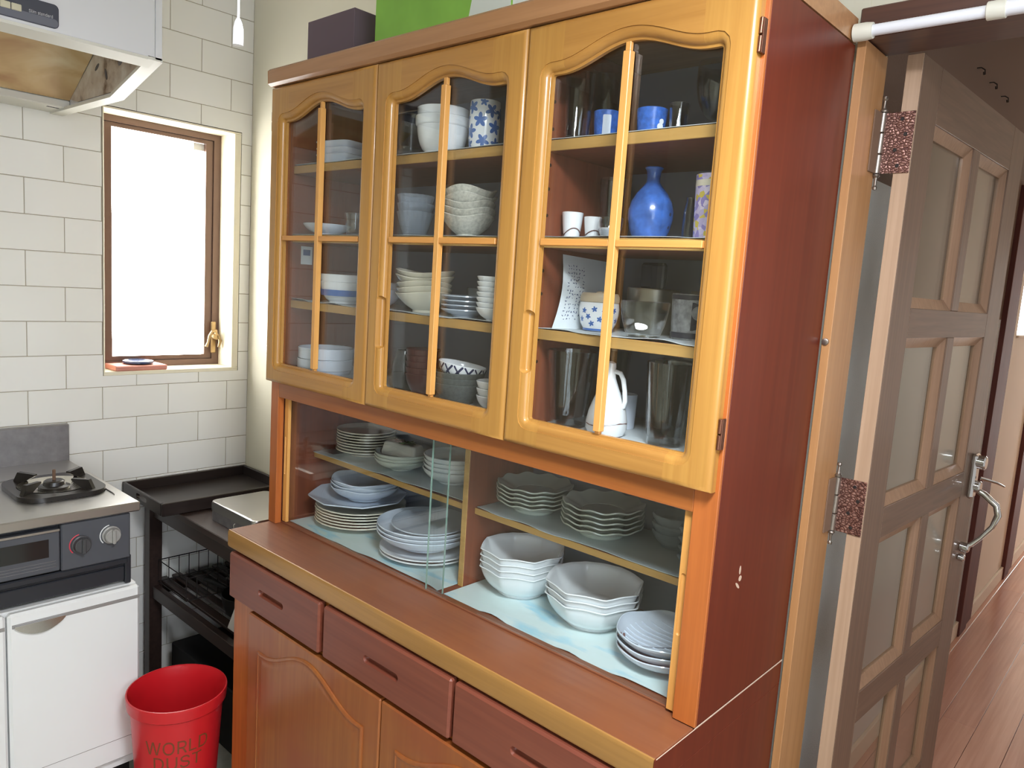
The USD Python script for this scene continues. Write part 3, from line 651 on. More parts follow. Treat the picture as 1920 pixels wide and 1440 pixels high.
for k, (x0, x1) in enumerate(((0.113, 0.6135), (0.6165, 1.1015))):
    zb, zt = 0.155, 0.628; xm = (x0 + x1) / 2
    d = put('cupboard_door', cb(x0, x1, YD - 0.018, YD - 0.0015, zb, zt, .003), 'cupboard_door_wood', cab)
    # raised arched panel
    pa, pb = x0 + 0.048, x1 - 0.048
    ar = lambda x: 0.550 + 0.055 * (0.5 + 0.5 * math.cos(PI * min(1, abs((x - pa) / (pb - pa) * 2 - 1) / 0.9)))
    R = []
    for dd, y in ((0.0, -0.0175), (0.001, -0.0205), (0.003, -0.0222), (0.006, -0.0228), (0.008, -0.0215), (0.018, -0.0212), (0.024, -0.0232)):
        xs_ = np.linspace(0, 1, 41)
        o = [(pa + dd, 0.20 + dd), (pb - dd, 0.20 + dd)] + [(pb - dd + (pa - pb + 2 * dd) * q, ar(pb + (pa - pb) * q) - dd) for q in xs_]
        R.append(np.array([(x, YD + y, z) for x, z in o]))
    put('raised_panel', loft(R), 'cupboard_door_wood', d, smooth=28)
for k, (yy, zz_, w, h) in enumerate(((0.098, 1.022, .006, .014), (0.101, 1.008, .010, .009), (0.094, 0.998, .005, .018))):
    put('scuff', ext(affinity.rotate(affinity.scale(Point(yy, zz_).buffer(1, quad_segs=3), w / 2, h / 2), 25 * k), 'x', XR - 0.0004, XR + 0.0003), 'scratch', cab)

# ------------------------------------------------------------------ shelf liners
def liner(x0, x1, y0, y1, z, lab, amp=0.004, seed=0, mt='liner_white', hang=0.003):
    nx, ny = 40, 10; X, Y = np.meshgrid(np.linspace(x0, x1, nx), np.linspace(y0, y1, ny), indexing='ij')
    e = np.clip(1 - (Y - y0) / 0.03, 0, 1) ** 2
    wv = meshkit.noise(np.stack([X * 16, np.zeros_like(X), np.full_like(X, seed)], -1), seed)
    Y2 = Y + e * (wv - 0.6) * 0.010; Z = z + 0.0008 + e * np.maximum(0, wv - 0.45) * amp * 2
    top = np.stack([X, Y2, Z + 0.0008], -1).reshape(-1, 3); bot = np.stack([X, Y2, Z], -1).reshape(-1, 3); F = []; n0 = nx * ny
    for i in range(nx - 1):
        for j in range(ny - 1):
            a, b, c, d = i * ny + j, (i + 1) * ny + j, (i + 1) * ny + j + 1, i * ny + j + 1
            F += [(a, b, c), (a, c, d), (n0 + a, n0 + c, n0 + b), (n0 + a, n0 + d, n0 + c)]
    for i in range(nx - 1):
        for j in (0, ny - 1):
            a, b = i * ny + j, (i + 1) * ny + j; F += [(a, n0 + a, n0 + b), (a, n0 + b, b)] if j == 0 else [(a, b, n0 + b), (a, n0 + b, n0 + a)]
    for j in range(ny - 1):
        for i in (0, nx - 1):
            a, b = i * ny + j, i * ny + j + 1; F += [(a, b, n0 + b), (a, n0 + b, n0 + a)] if i == 0 else [(a, n0 + a, n0 + b), (a, n0 + b, b)]
    put('shelf_liner', trimesh.Trimesh(np.vstack([top, bot]), np.array(F), process=False), mt, label=lab, cat='shelf liner', smooth=40)
LZ = 0.0018
liner(0.022, 0.795, 0.034, 0.292, S1, 'white wavy shelf liner on the top shelf behind left and middle doors', seed=1)
liner(0.022, 0.795, 0.034, 0.292, S2, 'white shelf liner under the speckled bowls and cut glass bowls', seed=2, amp=0.001)
liner(0.022, 0.795, 0.034, 0.292, S3, 'white wavy shelf liner under the cream bowls and grey plates', seed=3, amp=0.006)
liner(0.022, 0.795, 0.034, 0.292, S0, 'pale shelf liner under the dark lacquer bowls', seed=4, amp=0.001)
liner(0.815, 1.185, 0.034, 0.292, S1, 'white shelf liner under the blue cups and tall tumblers', seed=5, amp=0.003)
liner(0.815, 1.185, 0.034, 0.292, S2, 'white shelf liner under the blue vase', seed=6, amp=0.002)
liner(0.815, 1.185, 0.034, 0.292, S3, 'pale wavy shelf liner under the flowered pot and octagonal glass', seed=7, amp=0.004)
liner(0.815, 1.185, 0.034, 0.292, S0, 'pale shelf liner under the white cruet and tall glasses', seed=8, amp=0.002)
liner(0.040, 0.597, 0.038, 0.290, ZC + 0.001, 'green-blue patterned mat under the left plate stacks', seed=9, amp=0.002, mt='mat_print')
liner(0.617, 1.185, 0.038, 0.290, ZC + 0.001, 'green-blue patterned mat under the white octagonal bowls', seed=10, amp=0.003, mt='mat_print')
liner(0.022, 0.597, 0.116, 0.292, Z1, 'grey-white wavy liner on the left upper shelf behind sliding glass', seed=11, amp=0.003)
liner(0.617, 1.185, 0.116, 0.292, Z1, 'grey-white liner under the scalloped plates behind sliding glass', seed=12, amp=0.001)
K0, K3, K2, K1, KB, KU = S0 + LZ, S3 + LZ, S2 + LZ, S1 + LZ, ZC + 0.001 + LZ, Z1 + LZ

# ------------------------------------------------------------------ crockery
ORD = ['topmost', 'second from top', 'third from top', 'fourth from top', 'fifth from top', 'sixth from top', 'seventh from top', 'eighth from top']
def stack(name, what, where, cat, mesh, mt, x, y, z, n, pitch, group, rz=0.0, jitter=0.001, twist=0.0, mats=None, rim=None):
    """mesh: a mesh or a list of meshes from the bottom up"""
    r_ = random.Random(name + where)
    for i in range(n):
        k = n - 1 - i
        o = ORD[k] if i else ('bottom one' if n > 1 else '')
        if n == 2: o = ('lower', 'upper')[i]
        lab = f'{what}, {o} {where}' if n > 1 else f'{what} {where}'
        mm = mesh[i % len(mesh)] if isinstance(mesh, list) else mesh
        put(name, mm, mats[i] if mats else mt, label=lab, cat=cat, group=group if n > 1 else None, loc=(x + r_.uniform(-jitter, jitter), y + r_.uniform(-jitter, jitter), z + i * pitch), rz=rz + i * twist, smooth=40)

def ring_band(r, z0, z1, t=0.0006, n=48, slope=0.0):
    return lathe([(r - .001, z0), (r + t, z0), (r + t + slope, z1), (r - .001 + slope, z1), (r - .001, z0)], n)

def wrap(poly2, rfun, off=0.0005, step=0.004):
    """flat print: polygon in (arc length about radius rfun(z), z) laid on a surface of revolution"""
    out = []
    for g in getattr(poly2, 'geoms', [poly2]):
        if g.area < 1e-8: continue
        g = g.segmentize(step); v, f = trimesh.creation.triangulate_polygon(g, engine='earcut'); n = len(v)
        V = []
        for o in (off, -0.0008):
            for s_, z_ in v:
                r = rfun(z_) + o; a = s_ / rfun(z_); V.append((r * math.cos(a), r * math.sin(a), z_))
        F = [tuple(t) for t in f] + [(a + n, c + n, b + n) for a, b, c in f]
        out.append(trimesh.Trimesh(np.array(V), np.array(F), process=False))
    m = cat_(*out); return m

def flower(s, z, r, k=5, ph=0.0):
    g = Point(s, z).buffer(r * 0.22, quad_segs=3)
    for i in range(k):
        a = ph + 2 * PI * i / k
        g = g.union(affinity.translate(affinity.rotate(affinity.scale(Point(0, 0).buffer(1, quad_segs=4), r * 0.5, r * 0.27), math.degrees(a)), s + 0.52 * r * math.cos(a), z + 0.52 * r * math.sin(a)))
    return g
FACE = math.atan2(CAM[1] - 0.1, CAM[0] - 0.9)        # the side of a round thing that faces the room

# --- right compartment, top shelf
tumbler = lambda r, h, rb, t=0.0016, k=10: lathe(np.vstack([[(0, 0), (rb * .9, 0)], shell(np.array([(rb, .002), (rb + (r - rb) * .3, h * .3), (rb + (r - rb) * .7, h * .7), (r, h)]), t, floor=0.007)[1:]]), 40,
    (lambda th, rr, z: (rr * (1 + 0.032 * max(0, 1 - z / (h * .6)) * np.cos(k * th)), np.full_like(th, z))))
put('tall_tumbler', tumbler(.0255, .109, .0205), 'glassware', label='tall clear tumbler at far left of the top right shelf', cat='glass', loc=(.848, .066, K1))
put('tall_tumbler', tumbler(.031, .14, .024), 'glassware', label='taller clear tumbler standing behind the left blue cup', cat='glass', loc=(.845, .150, K1))
def blue_cup(x, y, r, h, lab, spot):
    t = thing('blue_cup', lab, 'cup', (x, y, K1), FACE, 'blue cups on the top right shelf')
    put('cup', bowl(r, h, r * .8, .35, .002, .003, 40), 'cobalt', t)
    rf = lambda z: r * .8 + r * .2 * min(1, z / h) + .0016
    if spot: put('white_spot', wrap(affinity.translate(Point(0, 0).buffer(.0055).union(Point(.002, .008).buffer(.004)), .014, h * .36), rf), 'porcelain', t)
    else: put('white_spot', wrap(sbox(-.004, h * .15, .006, h * .8).buffer(.002), rf), 'porcelain_cool', t)
blue_cup(.884, .100, .0222, .051, 'blue cup with a pale stripe, left of the two on the top shelf', False)
blue_cup(.974, .100, .025, .046, 'blue cup with a white heart-like spot, right of the two', True)
put('small_glass', tumbler(.013, .045, .010), 'glassware', label='small clear glass between the two blue cups', cat='glass', loc=(.928, .150, K1))
gob = np.vstack([[(0, 0), (.030, 0), (.030, .002), (.006, .005), (.004, .012), (.004, .034)], curve(.005, .036, .036, .095, .9), [(.0345, .125), (.033, .125), (.0345, .095)], curve(.004, .0345, .0375, .095, .9)[::-1][1:], [(0, .0375)]])
put('stem_glass', lathe(gob, 40), 'glassware', label='large clear stemmed goblet at right end of the top shelf', cat='glass', loc=(1.050, .170, K1))
put('small_glass', tumbler(.016, .050, .013), 'glassware', label='small clear glass in front of the goblet on top shelf', cat='glass', loc=(1.024, .100, K1))
# --- right compartment, second shelf
def sake_cup(x, y, r, h, lab):
    t = thing('white_cup', lab, 'cup', (x, y, K2), FACE, 'white cups with a brown line')
    put('cup', bowl(r, h, r * .72, .25, .0018, .003, 40), 'porcelain', t)
    rf = lambda z: r * .72 + r * .28 * min(1, z / h) + .001
    ln = LineString([(s_, h * (.24 + .16 * math.sin(s_ * 110 + 1))) for s_ in np.linspace(-.022, .022, 24)]).buffer(.0007)
    put('brown_line', wrap(ln, rf, .0008), 'brown_line', t)
sake_cup(.836, .088, .0190, .045, 'white cup with brown wavy line, taller one left of the vase')
sake_cup(.8725, .099, .0155, .038, 'white cup with brown wavy line, smaller one beside the taller')
t = thing('glass_cup', 'clear glass cup with white base left of the blue vase', 'glass', (.9135, .094, K2))
put('glass', bowl(.0222, .036, .014, .6, .0016, .003, 40), 'glassware', t); put('white_base', lathe([(0, .0055), (.0125, .0055), (.018, .0165), (.0185, .019), (0, .019)], 32), 'porcelain', t)
vs = thing('blue_vase', 'round blue glazed ceramic vase with a short narrow neck', 'vase', (.967, .132, K2))
vp = np.array([(.024, 0), (.0265, .002), (.033, .018), (.0375, .036), (.038, .050), (.034, .066), (.026, .080), (.0165, .091), (.0115, .098), (.0108, .106), (.0125, .117), (.0155, .121)])
put('body', lathe(shell(vp, .0025), 48), 'blue_glaze', vs)
put('dark_patch', wrap(Point(0, .045).buffer(.003).union(Point(.002, .024).buffer(.0025)), lambda z: np.interp(z, vp[:, 1], vp[:, 0]), .0005), 'navy_print', vs)
put('small_bottle', lathe(shell(np.array([(.009, 0), (.0115, .003), (.0125, .02), (.0115, .05), (.0085, .066), (.009, .072)]), .0014), 32), 'glassware', label='small clear glass bottle between vase and floral cup', cat='bottle', loc=(1.038, .140, K2))
t = thing('floral_cup', 'tall purple and yellow floral cup at right of vase', 'cup', (1.1, .098, K2))
put('cup', bowl(.030, .098, .027, .2, .0022, .003, 48), 'floral_print', t); put('yellow_rim', ring_band(.0292, .080, .093), 'porcelain_cream', t)
put('dark_glass', tumbler(.024, .115, .019), 'glassware', label='clear tumbler behind the white cups, second right shelf', cat='glass', loc=(.856, .175, K2))
# --- right compartment, third shelf
pot = thing('flower_pot_jar', 'white lidded pot with small blue flowers and tan lid', 'pot', (.888, .117, K3), FACE)
pp = np.array([(.022, 0), (.025, .002), (.0315, .014), (.035, .030), (.0355, .040), (.034, .050)])
put('pot', lathe(shell(pp, .0025), 48), 'porcelain', pot)
prf = lambda z: float(np.interp(z, pp[:, 1], pp[:, 0]))
fl_ = [flower(s_, z_, .0052, 5, ph) for s_, z_, ph in ((-.028, .036, .2), (-.019, .026, 1), (-.008, .039, .5), (.002, .022, .1), (.010, .037, .8), (.020, .028, .4), (.029, .038, .9), (-.034, .021, .3), (.036, .02, .2), (-.012, .014, .6), (.014, .013, .2))]
g = fl_[0]
for q in fl_[1:]: g = g.union(q)
put('blue_flowers', wrap(g, prf), 'blue_print', pot); put('blue_foot', ring_band(.0255, .0015, .006, .0012), 'blue_print', pot)
put('lid', lathe([(0, .051), (.0335, .051), (.0345, .053), (.0345, .060), (.033, .064), (.031, .067), (.029, .067), (.028, .064), (.012, .062), (.008, .064), (.007, .069), (0, .071)], 40), 'lid_tan', pot)
put('octagonal_glass', bowl(.041, .058, .028, .45, .0028, .006, 64, m_oct(.058, 8, .8, .2)), 'glassware', smooth=14, label='octagonal clear glass cup on the third right shelf', cat='glass', loc=(1.013, .068, K3))
can = thing('steel_canister', 'brushed steel canister standing behind the octagonal glass', 'canister', (.935, .215, K3))
put('canister', lathe([(0, 0), (.046, 0), (.0475, .002), (.0475, .078), (.0465, .081), (.045, .081), (.045, .079), (0, .079)], 48), 'canister_steel', can)
put('black_pouch', cat_(cb(-.032, .026, -.014, .002, 0, .048, .005), cb(.004, .034, -.022, -.016, 0, .044, .004)), 'pouch_black', label='black pouch standing on top of the steel canister', cat='pouch', loc=(.935, .222, K3 + .0795), rz=-.2)
put('steel_canister', lathe([(0, 0), (.044, 0), (.0455, .002), (.0455, .078), (.0445, .081), (.043, .081), (.043, .079), (0, .079)], 48), 'canister_steel', label='brushed steel canister standing behind the dark patterned mug', cat='canister', loc=(1.045, .246, K3))
mug = thing('patterned_mug', 'dark mug with grey scenic print behind octagonal glass', 'mug', (1.046, .160, K3), FACE)
put('mug', bowl(.034, .075, .031, .15, .0025, .003, 48), 'sketch_grey', mug)
put('dark_band', cat_(ring_band(.0318, .003, .012, .0008), ring_band(.0338, .066, .0735, .0008)), 'pouch_black', mug)
put('print', wrap(sbox(-.004, .016, .028, .062).difference(Point(.008, .045).buffer(.012)).difference(Point(.02, .026).buffer(.007)), lambda z: .0316 + .003 * z / .075 + .0006), 'pouch_black', mug)
# paper note leaning on the partition
nt = thing('paper_note', 'white paper note with blue handwriting leaning on partition', 'paper')
A, B_, C_, D_ = map(np.array, ((.836, .052, K3), (.858, .165, K3), (.8195, .228, 1.487), (.8185, .090, 1.492)))
def sheet(u, v): return (A * (1 - u) + B_ * u) * (1 - v) + (D_ * (1 - u) + C_ * u) * v + np.array([.010 * math.sin(PI * v) * (1 - .5 * u), 0, 0])
def sheet_patch(us, vs_, off):
    nrm = np.array([.95, -.2, .2]); P = np.array([[sheet(u, v) + nrm * off for v in vs_] for u in us]); return P
def sheet_mesh(us, vs_, o0, o1):
    a, b = sheet_patch(us, vs_, o1), sheet_patch(us, vs_, o0); n, m_ = len(us), len(vs_); V = np.vstack([a.reshape(-1, 3), b.reshape(-1, 3)]); F = []; N = n * m_
    for i in range(n - 1):
        for j in range(m_ - 1):
            p, q, r_, s_ = i * m_ + j, (i + 1) * m_ + j, (i + 1) * m_ + j + 1, i * m_ + j + 1
            F += [(p, q, r_), (p, r_, s_), (N + p, N + r_, N + q), (N + p, N + s_, N + r_)]
    for i in range(n - 1):
        for j in (0, m_ - 1):
            p, q = i * m_ + j, (i + 1) * m_ + j; F += [(p, N + p, N + q), (p, N + q, q)]
    for j in range(m_ - 1):
        for i in (0, n - 1):
            p, q = i * m_ + j, i * m_ + j + 1; F += [(p, N + q, N + p), (p, q, N + q)]
    return trimesh.Trimesh(V, np.array(F), process=False)
put('sheet', sheet_mesh(np.linspace(0, 1, 8), np.linspace(0, 1, 14), 0, .0006), 'paper_white', nt)
ink = []
for ln in range(7):
    u0 = .12 + ln * .055
    for k in range(16):
        v0 = .86 - k * .048 + rnd.uniform(-.006, .006)
        if rnd.random() < .25: continue
        pts = [sheet(u0 + rnd.uniform(-.018, .018), v0 + rnd.uniform(-.014, .014)) + np.array([.0012, -.0002, 0]) for _ in range(3)]
        ink.append(tube(pts, .0006, 4))
put('handwriting', cat_(*ink), 'ink_blue', nt, kind='stuff', smooth=False)
# --- right compartment, bottom
put('tall_glass', tumbler(.044, .136, .031, .002, 12), 'glassware', label='tall clear glass left of the white cruet', cat='glass', loc=(.862, .084, K0))
put('tall_glass', tumbler(.040, .136, .029, .002, 12), 'glassware', label='tall clear glass behind the left tall glass, bottom shelf', cat='glass', loc=(.862, .200, K0))
put('tall_glass', tumbler(.0385, .136, .029, .002, 12), 'glassware', label='tall clear glass right of the white cruet, front one', cat='glass', loc=(1.050, .102, K0))
put('tall_glass', tumbler(.0370, .136, .028, .002, 12), 'glassware', label='tall clear glass behind the right front tall glass', cat='glass', loc=(1.020, .196, K0))
cru = thing('white_cruet', 'white ceramic cruet with handle and brown line near base', 'cruet', (.945, .085, K0), FACE)
cp_ = np.array([(.027, 0), (.031, .002), (.0355, .012), (.0355, .024), (.032, .042), (.025, .062), (.0165, .082), (.0105, .098), (.0085, .110), (.0095, .118), (.0085, .124), (.004, .127)])
put('body', lathe(np.vstack([[(0, 0)], cp_, [(0, .1275)]]), 48), 'porcelain', cru)
put('handle', tube([(.008 * .3, .008, .110), (.006, .017, .108), (.010, .0225, .098), (.014, .026, .080), (.016, .028, .062), (.014, .026, .052), (.012, .021, .048)], [.004, .0042, .0042, .004, .004, .0038, .0035], 10), 'porcelain', cru)
put('brown_line', wrap(LineString([(s_, .022 + .003 * math.sin(s_ * 60)) for s_ in np.linspace(-.045, .045, 30)]).buffer(.0008), lambda z: float(np.interp(z, cp_[:, 1], cp_[:, 0])), .0006), 'brown_line', cru)
put('white_mug', bowl(.019, .062, .017, .2, .002, .003, 36), 'porcelain_cool', label='white ceramic cup half hidden behind the white cruet', cat='cup', loc=(.926, .172, K0))
put('steel_canister', lathe([(0, 0), (.032, 0), (.033, .001), (.033, .068), (.0324, .0688), (.033, .0696), (.033, .122), (.032, .124), (0, .124)], 44), 'canister_steel', label='tall brushed steel canister at back, behind the right tall glasses', cat='canister', loc=(.965, .255, K0))
# --- middle and left, top shelf
wb = lathe(np.vstack([[(0, .003), (.030, .003), (.031, 0), (.034, 0)], shell(np.vstack([curve(.035, .052, .004, .052, .75), [(.0535, .053), (.0555, .056), (.056, .070)]]), .0028)[1:]]), 48)
wb2 = trimesh.Trimesh(np.array(wb.vertices) * [.94, .94, 1], wb.faces, process=False)
stack('white_bowl', 'white collared bowl', 'of the pair left of the blue flowered cup', 'bowl', [wb, wb2], 'porcelain', .503, .072, K1, 2, .017, 'white collared bowls', jitter=.0003)
fc = thing('flowered_cup', 'white tall cup with large blue flowers on top shelf', 'cup', (.606, .086, K1), FACE + .0)
fp = np.array([(.024, 0), (.0262, .002), (.0292, .020), (.030, .05), (.0298, .080), (.029, .094)])
put('cup', lathe(shell(fp, .0025), 48), 'porcelain', fc)
gs = None
for s_, z_, r_, ph in ((-.004, .056, .014, .3), (.018, .074, .013, 1.0), (.026, .044, .014, .2), (-.022, .080, .013, .7), (-.026, .036, .014, .1), (.002, .018, .013, .9), (.030, .014, .012, .4), (-.03, .012, .011, .5), (.002, .089, .008, .2), (.04, .07, .012, .2), (-.042, .06, .013, .2)):
    q = flower(s_, z_, r_, 5, ph); gs = q if gs is None else gs.union(q)
put('blue_flowers', wrap(gs.intersection(sbox(-.06, .003, .06, .0935)), lambda z: float(np.interp(z, fp[:, 1], fp[:, 0]))), 'blue_print', fc)
put('glass_dish', bowl(.040, .016, .02, .7, .002, .003, 40), 'glassware', label='shallow clear glass dish left of the white collared bowls', cat='dish', loc=(.402, .060, K1))
put('black_bowl', bowl(.034, .100, .024, .4, .003, .004, 40), 'lacquer_black', label='tall black lacquer cup at back left of the white collared bowls', cat='cup', loc=(.335, .130, K1))
sq = lathe(shell(np.array([(.040, 0), (.043, .002), (.048, .010), (.0555, .021)]), .0028), 64, m_square(.02, 7))
stack('square_dish', 'white square dish', 'of the stack on the left door top shelf', 'dish', sq, 'porcelain_cool', .137, .100, K1, 3, .0145, 'white square dishes', rz=.12, jitter=.002, twist=.03)
# --- second shelf
cg = bowl(.0385, .050, .024, .25, .0024, .004, 72, m_wave(.05, 18, .035, 0))
stack('cut_glass_bowl', 'clear cut glass bowl', 'of the stack behind the middle door', 'bowl', cg, 'cut_glass', .418, .082, K2, 3, .0175, 'cut glass bowls', jitter=.0002)
sb = [bowl(.0535, .040, .021, .35, .0026, .005, 64, m_wave(.040, 3, .02, .0042, ph)) for ph in (0, 1.0, 2.0)]
stack('speckled_bowl', 'speckled white wavy bowl', 'of the middle door stack', 'bowl', sb, 'speckled', .580, .082, K2, 5, .0128, 'speckled wavy bowls', twist=.35)
put('white_dish', bowl(.056, .024, .026, .6, .0026, .004, 56), 'porcelain_cool', label='white shallow dish behind the left door, second shelf', cat='dish', loc=(.110, .072, K2))
put('clear_cup', tumbler(.026, .052, .02), 'glassware', label='clear glass right of the white dish behind left door', cat='glass', loc=(.197, .090, K2))
lab_ = thing('wall_label', 'small white label with blue picture on cabinet side wall', 'label', (.0203, .075, 1.470))
put('card', cb(0, .0006, -.016, .016, -.022, .022, .0002), 'paper_white', lab_); put('blue_picture', cb(.0006, .0009, -.010, .010, 0, .014, .0001), 'label_blue', lab_)
# --- third shelf
cbw = [bowl(.0615, .041, .023, .3, .0024, .005, 64, m_wave(.041, 2, .03, .0042, ph)) for ph in (0.5, 1.4, 2.2)]
stack('cream_bowl', 'cream wavy rimmed bowl', 'of the stack behind the middle door', 'bowl', cbw, 'porcelain_cream', .440, .098, K3, 5, .0112, 'cream wavy bowls', twist=.3)
stack('white_rice_bowl', 'white bowl', 'of the pair left of the cream bowls', 'bowl', bowl(.045, .042, .02, .7, .0026), 'porcelain_cool', .300, .092, K3, 2, .014, 'white bowls beside the cream bowls')
gp = plate(.049, .014, .6, .0026, 56)
stack('grey_plate', 'grey-blue small plate', 'of the stack right of the cream bowls', 'plate', gp, 'porcelain_grey', .572, .094, K3, 4, .009, 'grey-blue small plates')
stack('tiny_bowl', 'small white bowl', 'of the stack behind middle door edge', 'bowl', bowl(.033, .024, .013, .5, .0022, .004, 48), 'porcelain', .683, .060, K3, 7, .0098, 'small white bowls at the middle door edge')
put('grey_bowl', bowl(.034, .058, .018, .6), 'porcelain_grey', label='grey bowl at the back between cream bowls and small bowls', cat='bowl', loc=(.500, .215, K3))
t = thing('striped_bowl', 'white bowl with broad blue band behind the left door', 'bowl', (.150, .098, K3))
put('bowl', bowl(.057, .050, .034, .75, .003), 'porcelain', t); put('blue_band', lathe([(.0515, .018), (.0532, .018), (.0562, .032), (.0545, .032), (.0515, .018)], 48), 'blue_print', t)
put('white_rim_bowl', bowl(.057, .050, .034, .75, .003), 'porcelain', label='plain white bowl nested on the blue banded bowl', cat='bowl', loc=(.150, .098, K3 + .017))
# --- bottom shelf, middle and left
stack('red_lacquer_bowl', 'dark red lacquer bowl', 'of the stack behind middle door', 'bowl', bowl(.0375, .044, .022, .4, .0024), 'lacquer_red', .462, .086, K0, 5, .013, 'dark red lacquer bowls', jitter=.0002)
put('black_pot', lathe(shell(np.array([(.018, 0), (.021, .002), (.026, .03), (.025, .060), (.018, .078), (.016, .086)]), .0025), 36), 'lacquer_black', label='black lacquer jar left of the dark red bowls', cat='jar', loc=(.392, .092, K0))
stack('dark_bowl', 'dark grey stoneware bowl', 'of the stack under the crossed bowl', 'bowl', bowl(.052, .040, .03, .5, .0026, .005, 56), 'stoneware_dark', .583, .080, K0, 3, .0115, 'dark grey stoneware bowls')
xb = thing('crossed_bowl', 'white bowl with navy crosses on the dark bowls', 'bowl', (.583, .080, K0 + .0430), 0, None, None, (-6, 6, 0))
bo = curve(.026, .050, .005, .036, .7)
put('bowl', bowl(.050, .036, .026, .7, .0026), 'porcelain', xb)
cr_ = None
for i in range(-5, 6):
    s_ = i * .0215; q = LineString([(s_ - .008, .012), (s_ + .008, .0335)]).buffer(.0022).union(LineString([(s_ + .008, .012), (s_ - .008, .0335)]).buffer(.0017)); cr_ = q if cr_ is None else cr_.union(q)
put('navy_crosses', Usd and trimesh.Trimesh(*(lambda m: (np.array(m.vertices) @ np.array([[math.cos(FACE), math.sin(FACE), 0], [-math.sin(FACE), math.cos(FACE), 0], [0, 0, 1]]), m.faces))(wrap(cr_, lambda z: float(np.interp(z, bo[:, 1], bo[:, 0])), .0006)), process=False), 'navy_print', xb)
stack('white_edge_bowl', 'white bowl', 'at the right edge beside dark bowls', 'bowl', bowl(.034, .030, .016, .6, .0024), 'porcelain', .688, .070, K0, 3, .014, 'white bowls beside the dark bowls')
box_dish = lathe(np.vstack([[(0, .002), (.055, .002), (.056, 0), (.059, 0), (.0612, .003)], [(.0615, .0095), (.0655, .0120), (.0662, .036), (.0650, .0372), (.0632, .036), (.0628, .012), (.058, .006), (0, .005)]]), 56)
stack('straight_dish', 'white straight-sided dish', 'of the pair on the left door bottom shelf', 'dish', box_dish, 'porcelain_cool', .112, .078, K0, 2, .027, 'white straight-sided dishes')

# --- sliding glass section, left bay
stack('dinner_plate', 'white dinner plate', 'under the octagonal plate', 'plate', plate(.114, .016, .66, .003, 72, m_wave(.016, 24, .004, .0)), 'porcelain_cream', .152, .172, KB, 6, .0073, 'white dinner plates under the octagonal plate', jitter=.0008)
put('octagonal_plate', plate(.122, .018, .62, .003, 80, m_oct(.018, 8, .25, .15)), 'porcelain_cool', label='pale blue octagonal plate on the left dinner plates', cat='plate', loc=(.142, .170, KB + 5 * .0073 + .0165), smooth=40)
db = bowl(.088, .036, .045, .55, .0026, .005, 64, m_wave(.036, 5, .012, .002))
stack('shallow_bowl', 'white shallow bowl', 'on the octagonal plate', 'bowl', db, 'porcelain_cool', .150, .186, KB + 5 * .0073 + .0165 + .0085, 3, .0085, 'white shallow bowls on the octagonal plate', twist=.5)
stack('large_plate', 'white flat plate', 'of the pair under the deep plates', 'plate', plate(.108, .012, .7, .0028, 72), 'porcelain', .425, .158, KB, 2, .0072, 'white flat plates under the deep plates')
dz = KB + .0065 + .0125
stack('deep_plate', 'white deep plate', 'under the oval plate in left bay', 'plate', bowl(.112, .036, .062, .55, .0028, .005, 72), 'porcelain_cool', .415, .160, dz, 3, .0092, 'white deep plates in the left bay', jitter=.0004)
put('oval_plate', lathe(shell(np.array([(.05, 0), (.06, .002), (.074, .006), (.088, .012), (.096, .018)]), .003), 72, (lambda th, r, z: (r * (1 - .08 * np.cos(2 * th - 1.2)), np.full_like(th, z)))), 'porcelain_grey', label='grey rimmed plate nested on top of the deep plates', cat='plate', loc=(.425, .166, dz + .0184 + .021), smooth=40)
stack('side_plate', 'cream side plate', 'of the left upper shelf stack', 'plate', plate(.076, .015, .62, .0026, 64), 'porcelain_cream', .112, .210, KU, 8, .0072, 'cream side plates on the upper left shelf', jitter=.0015)
stack('small_bowl', 'white shallow bowl', 'under the packet of dried flowers', 'bowl', bowl(.066, .026, .03, .7, .0026, .004, 56), 'celadon', .282, .190, KU, 3, .0078, 'white bowls under the packet')
pk = thing('food_packet', 'white wrapped packet with dark dried flowers on shallow bowls', 'packet', (.284, .192, KU + .0315), .25)
pm = to_tri(Manifold.batch_hull([to_man(moved(trimesh.creation.icosphere(2, .008), p)) for p in ((-.042, -.018, .008), (.042, -.018, .008), (-.042, .022, .008), (.042, .022, .008), (-.038, -.014, .026), (.038, -.010, .022), (-.036, .018, .026), (.036, .018, .022))]))
put('wrapping', pm, 'food_white', pk)
lv = []
for i in range(9):
    a = rnd.uniform(0, 2 * PI); lv.append(moved(trimesh.convex.convex_hull(np.array([(math.cos(a + q) * w_, math.sin(a + q) * w_ * .5, h_) for q, w_, h_ in ((0, .018, .003), (1.2, .008, .001), (2.9, .016, .006), (4.4, .008, .002), (.5, .01, .005))])), (rnd.uniform(-.024, .026), rnd.uniform(-.012, .016), .031)))
put('dried_leaves', cat_(*lv[:6]), 'food_green', pk); put('dried_petals', cat_(*lv[6:]), 'food_red', pk)
stack('rice_bowl', 'white round bowl', 'beside the middle partition', 'bowl', bowl(.072, .034, .034, .7, .0028), 'porcelain', .445, .212, KU, 4, .0105, 'white round bowls beside the partition')
put('plastic_pack', trimesh.convex.convex_hull(np.array([(-.025, -.015, 0), (.025, -.015, 0), (-.025, .02, 0), (.028, .018, 0), (-.02, -.01, .014), (.018, -.012, .010), (-.018, .014, .016), (.022, .01, .012)])), 'plastic_wrap', label='crumpled clear plastic pack in front of the side plates', cat='packet', loc=(.052, .150, KU), smooth=False)
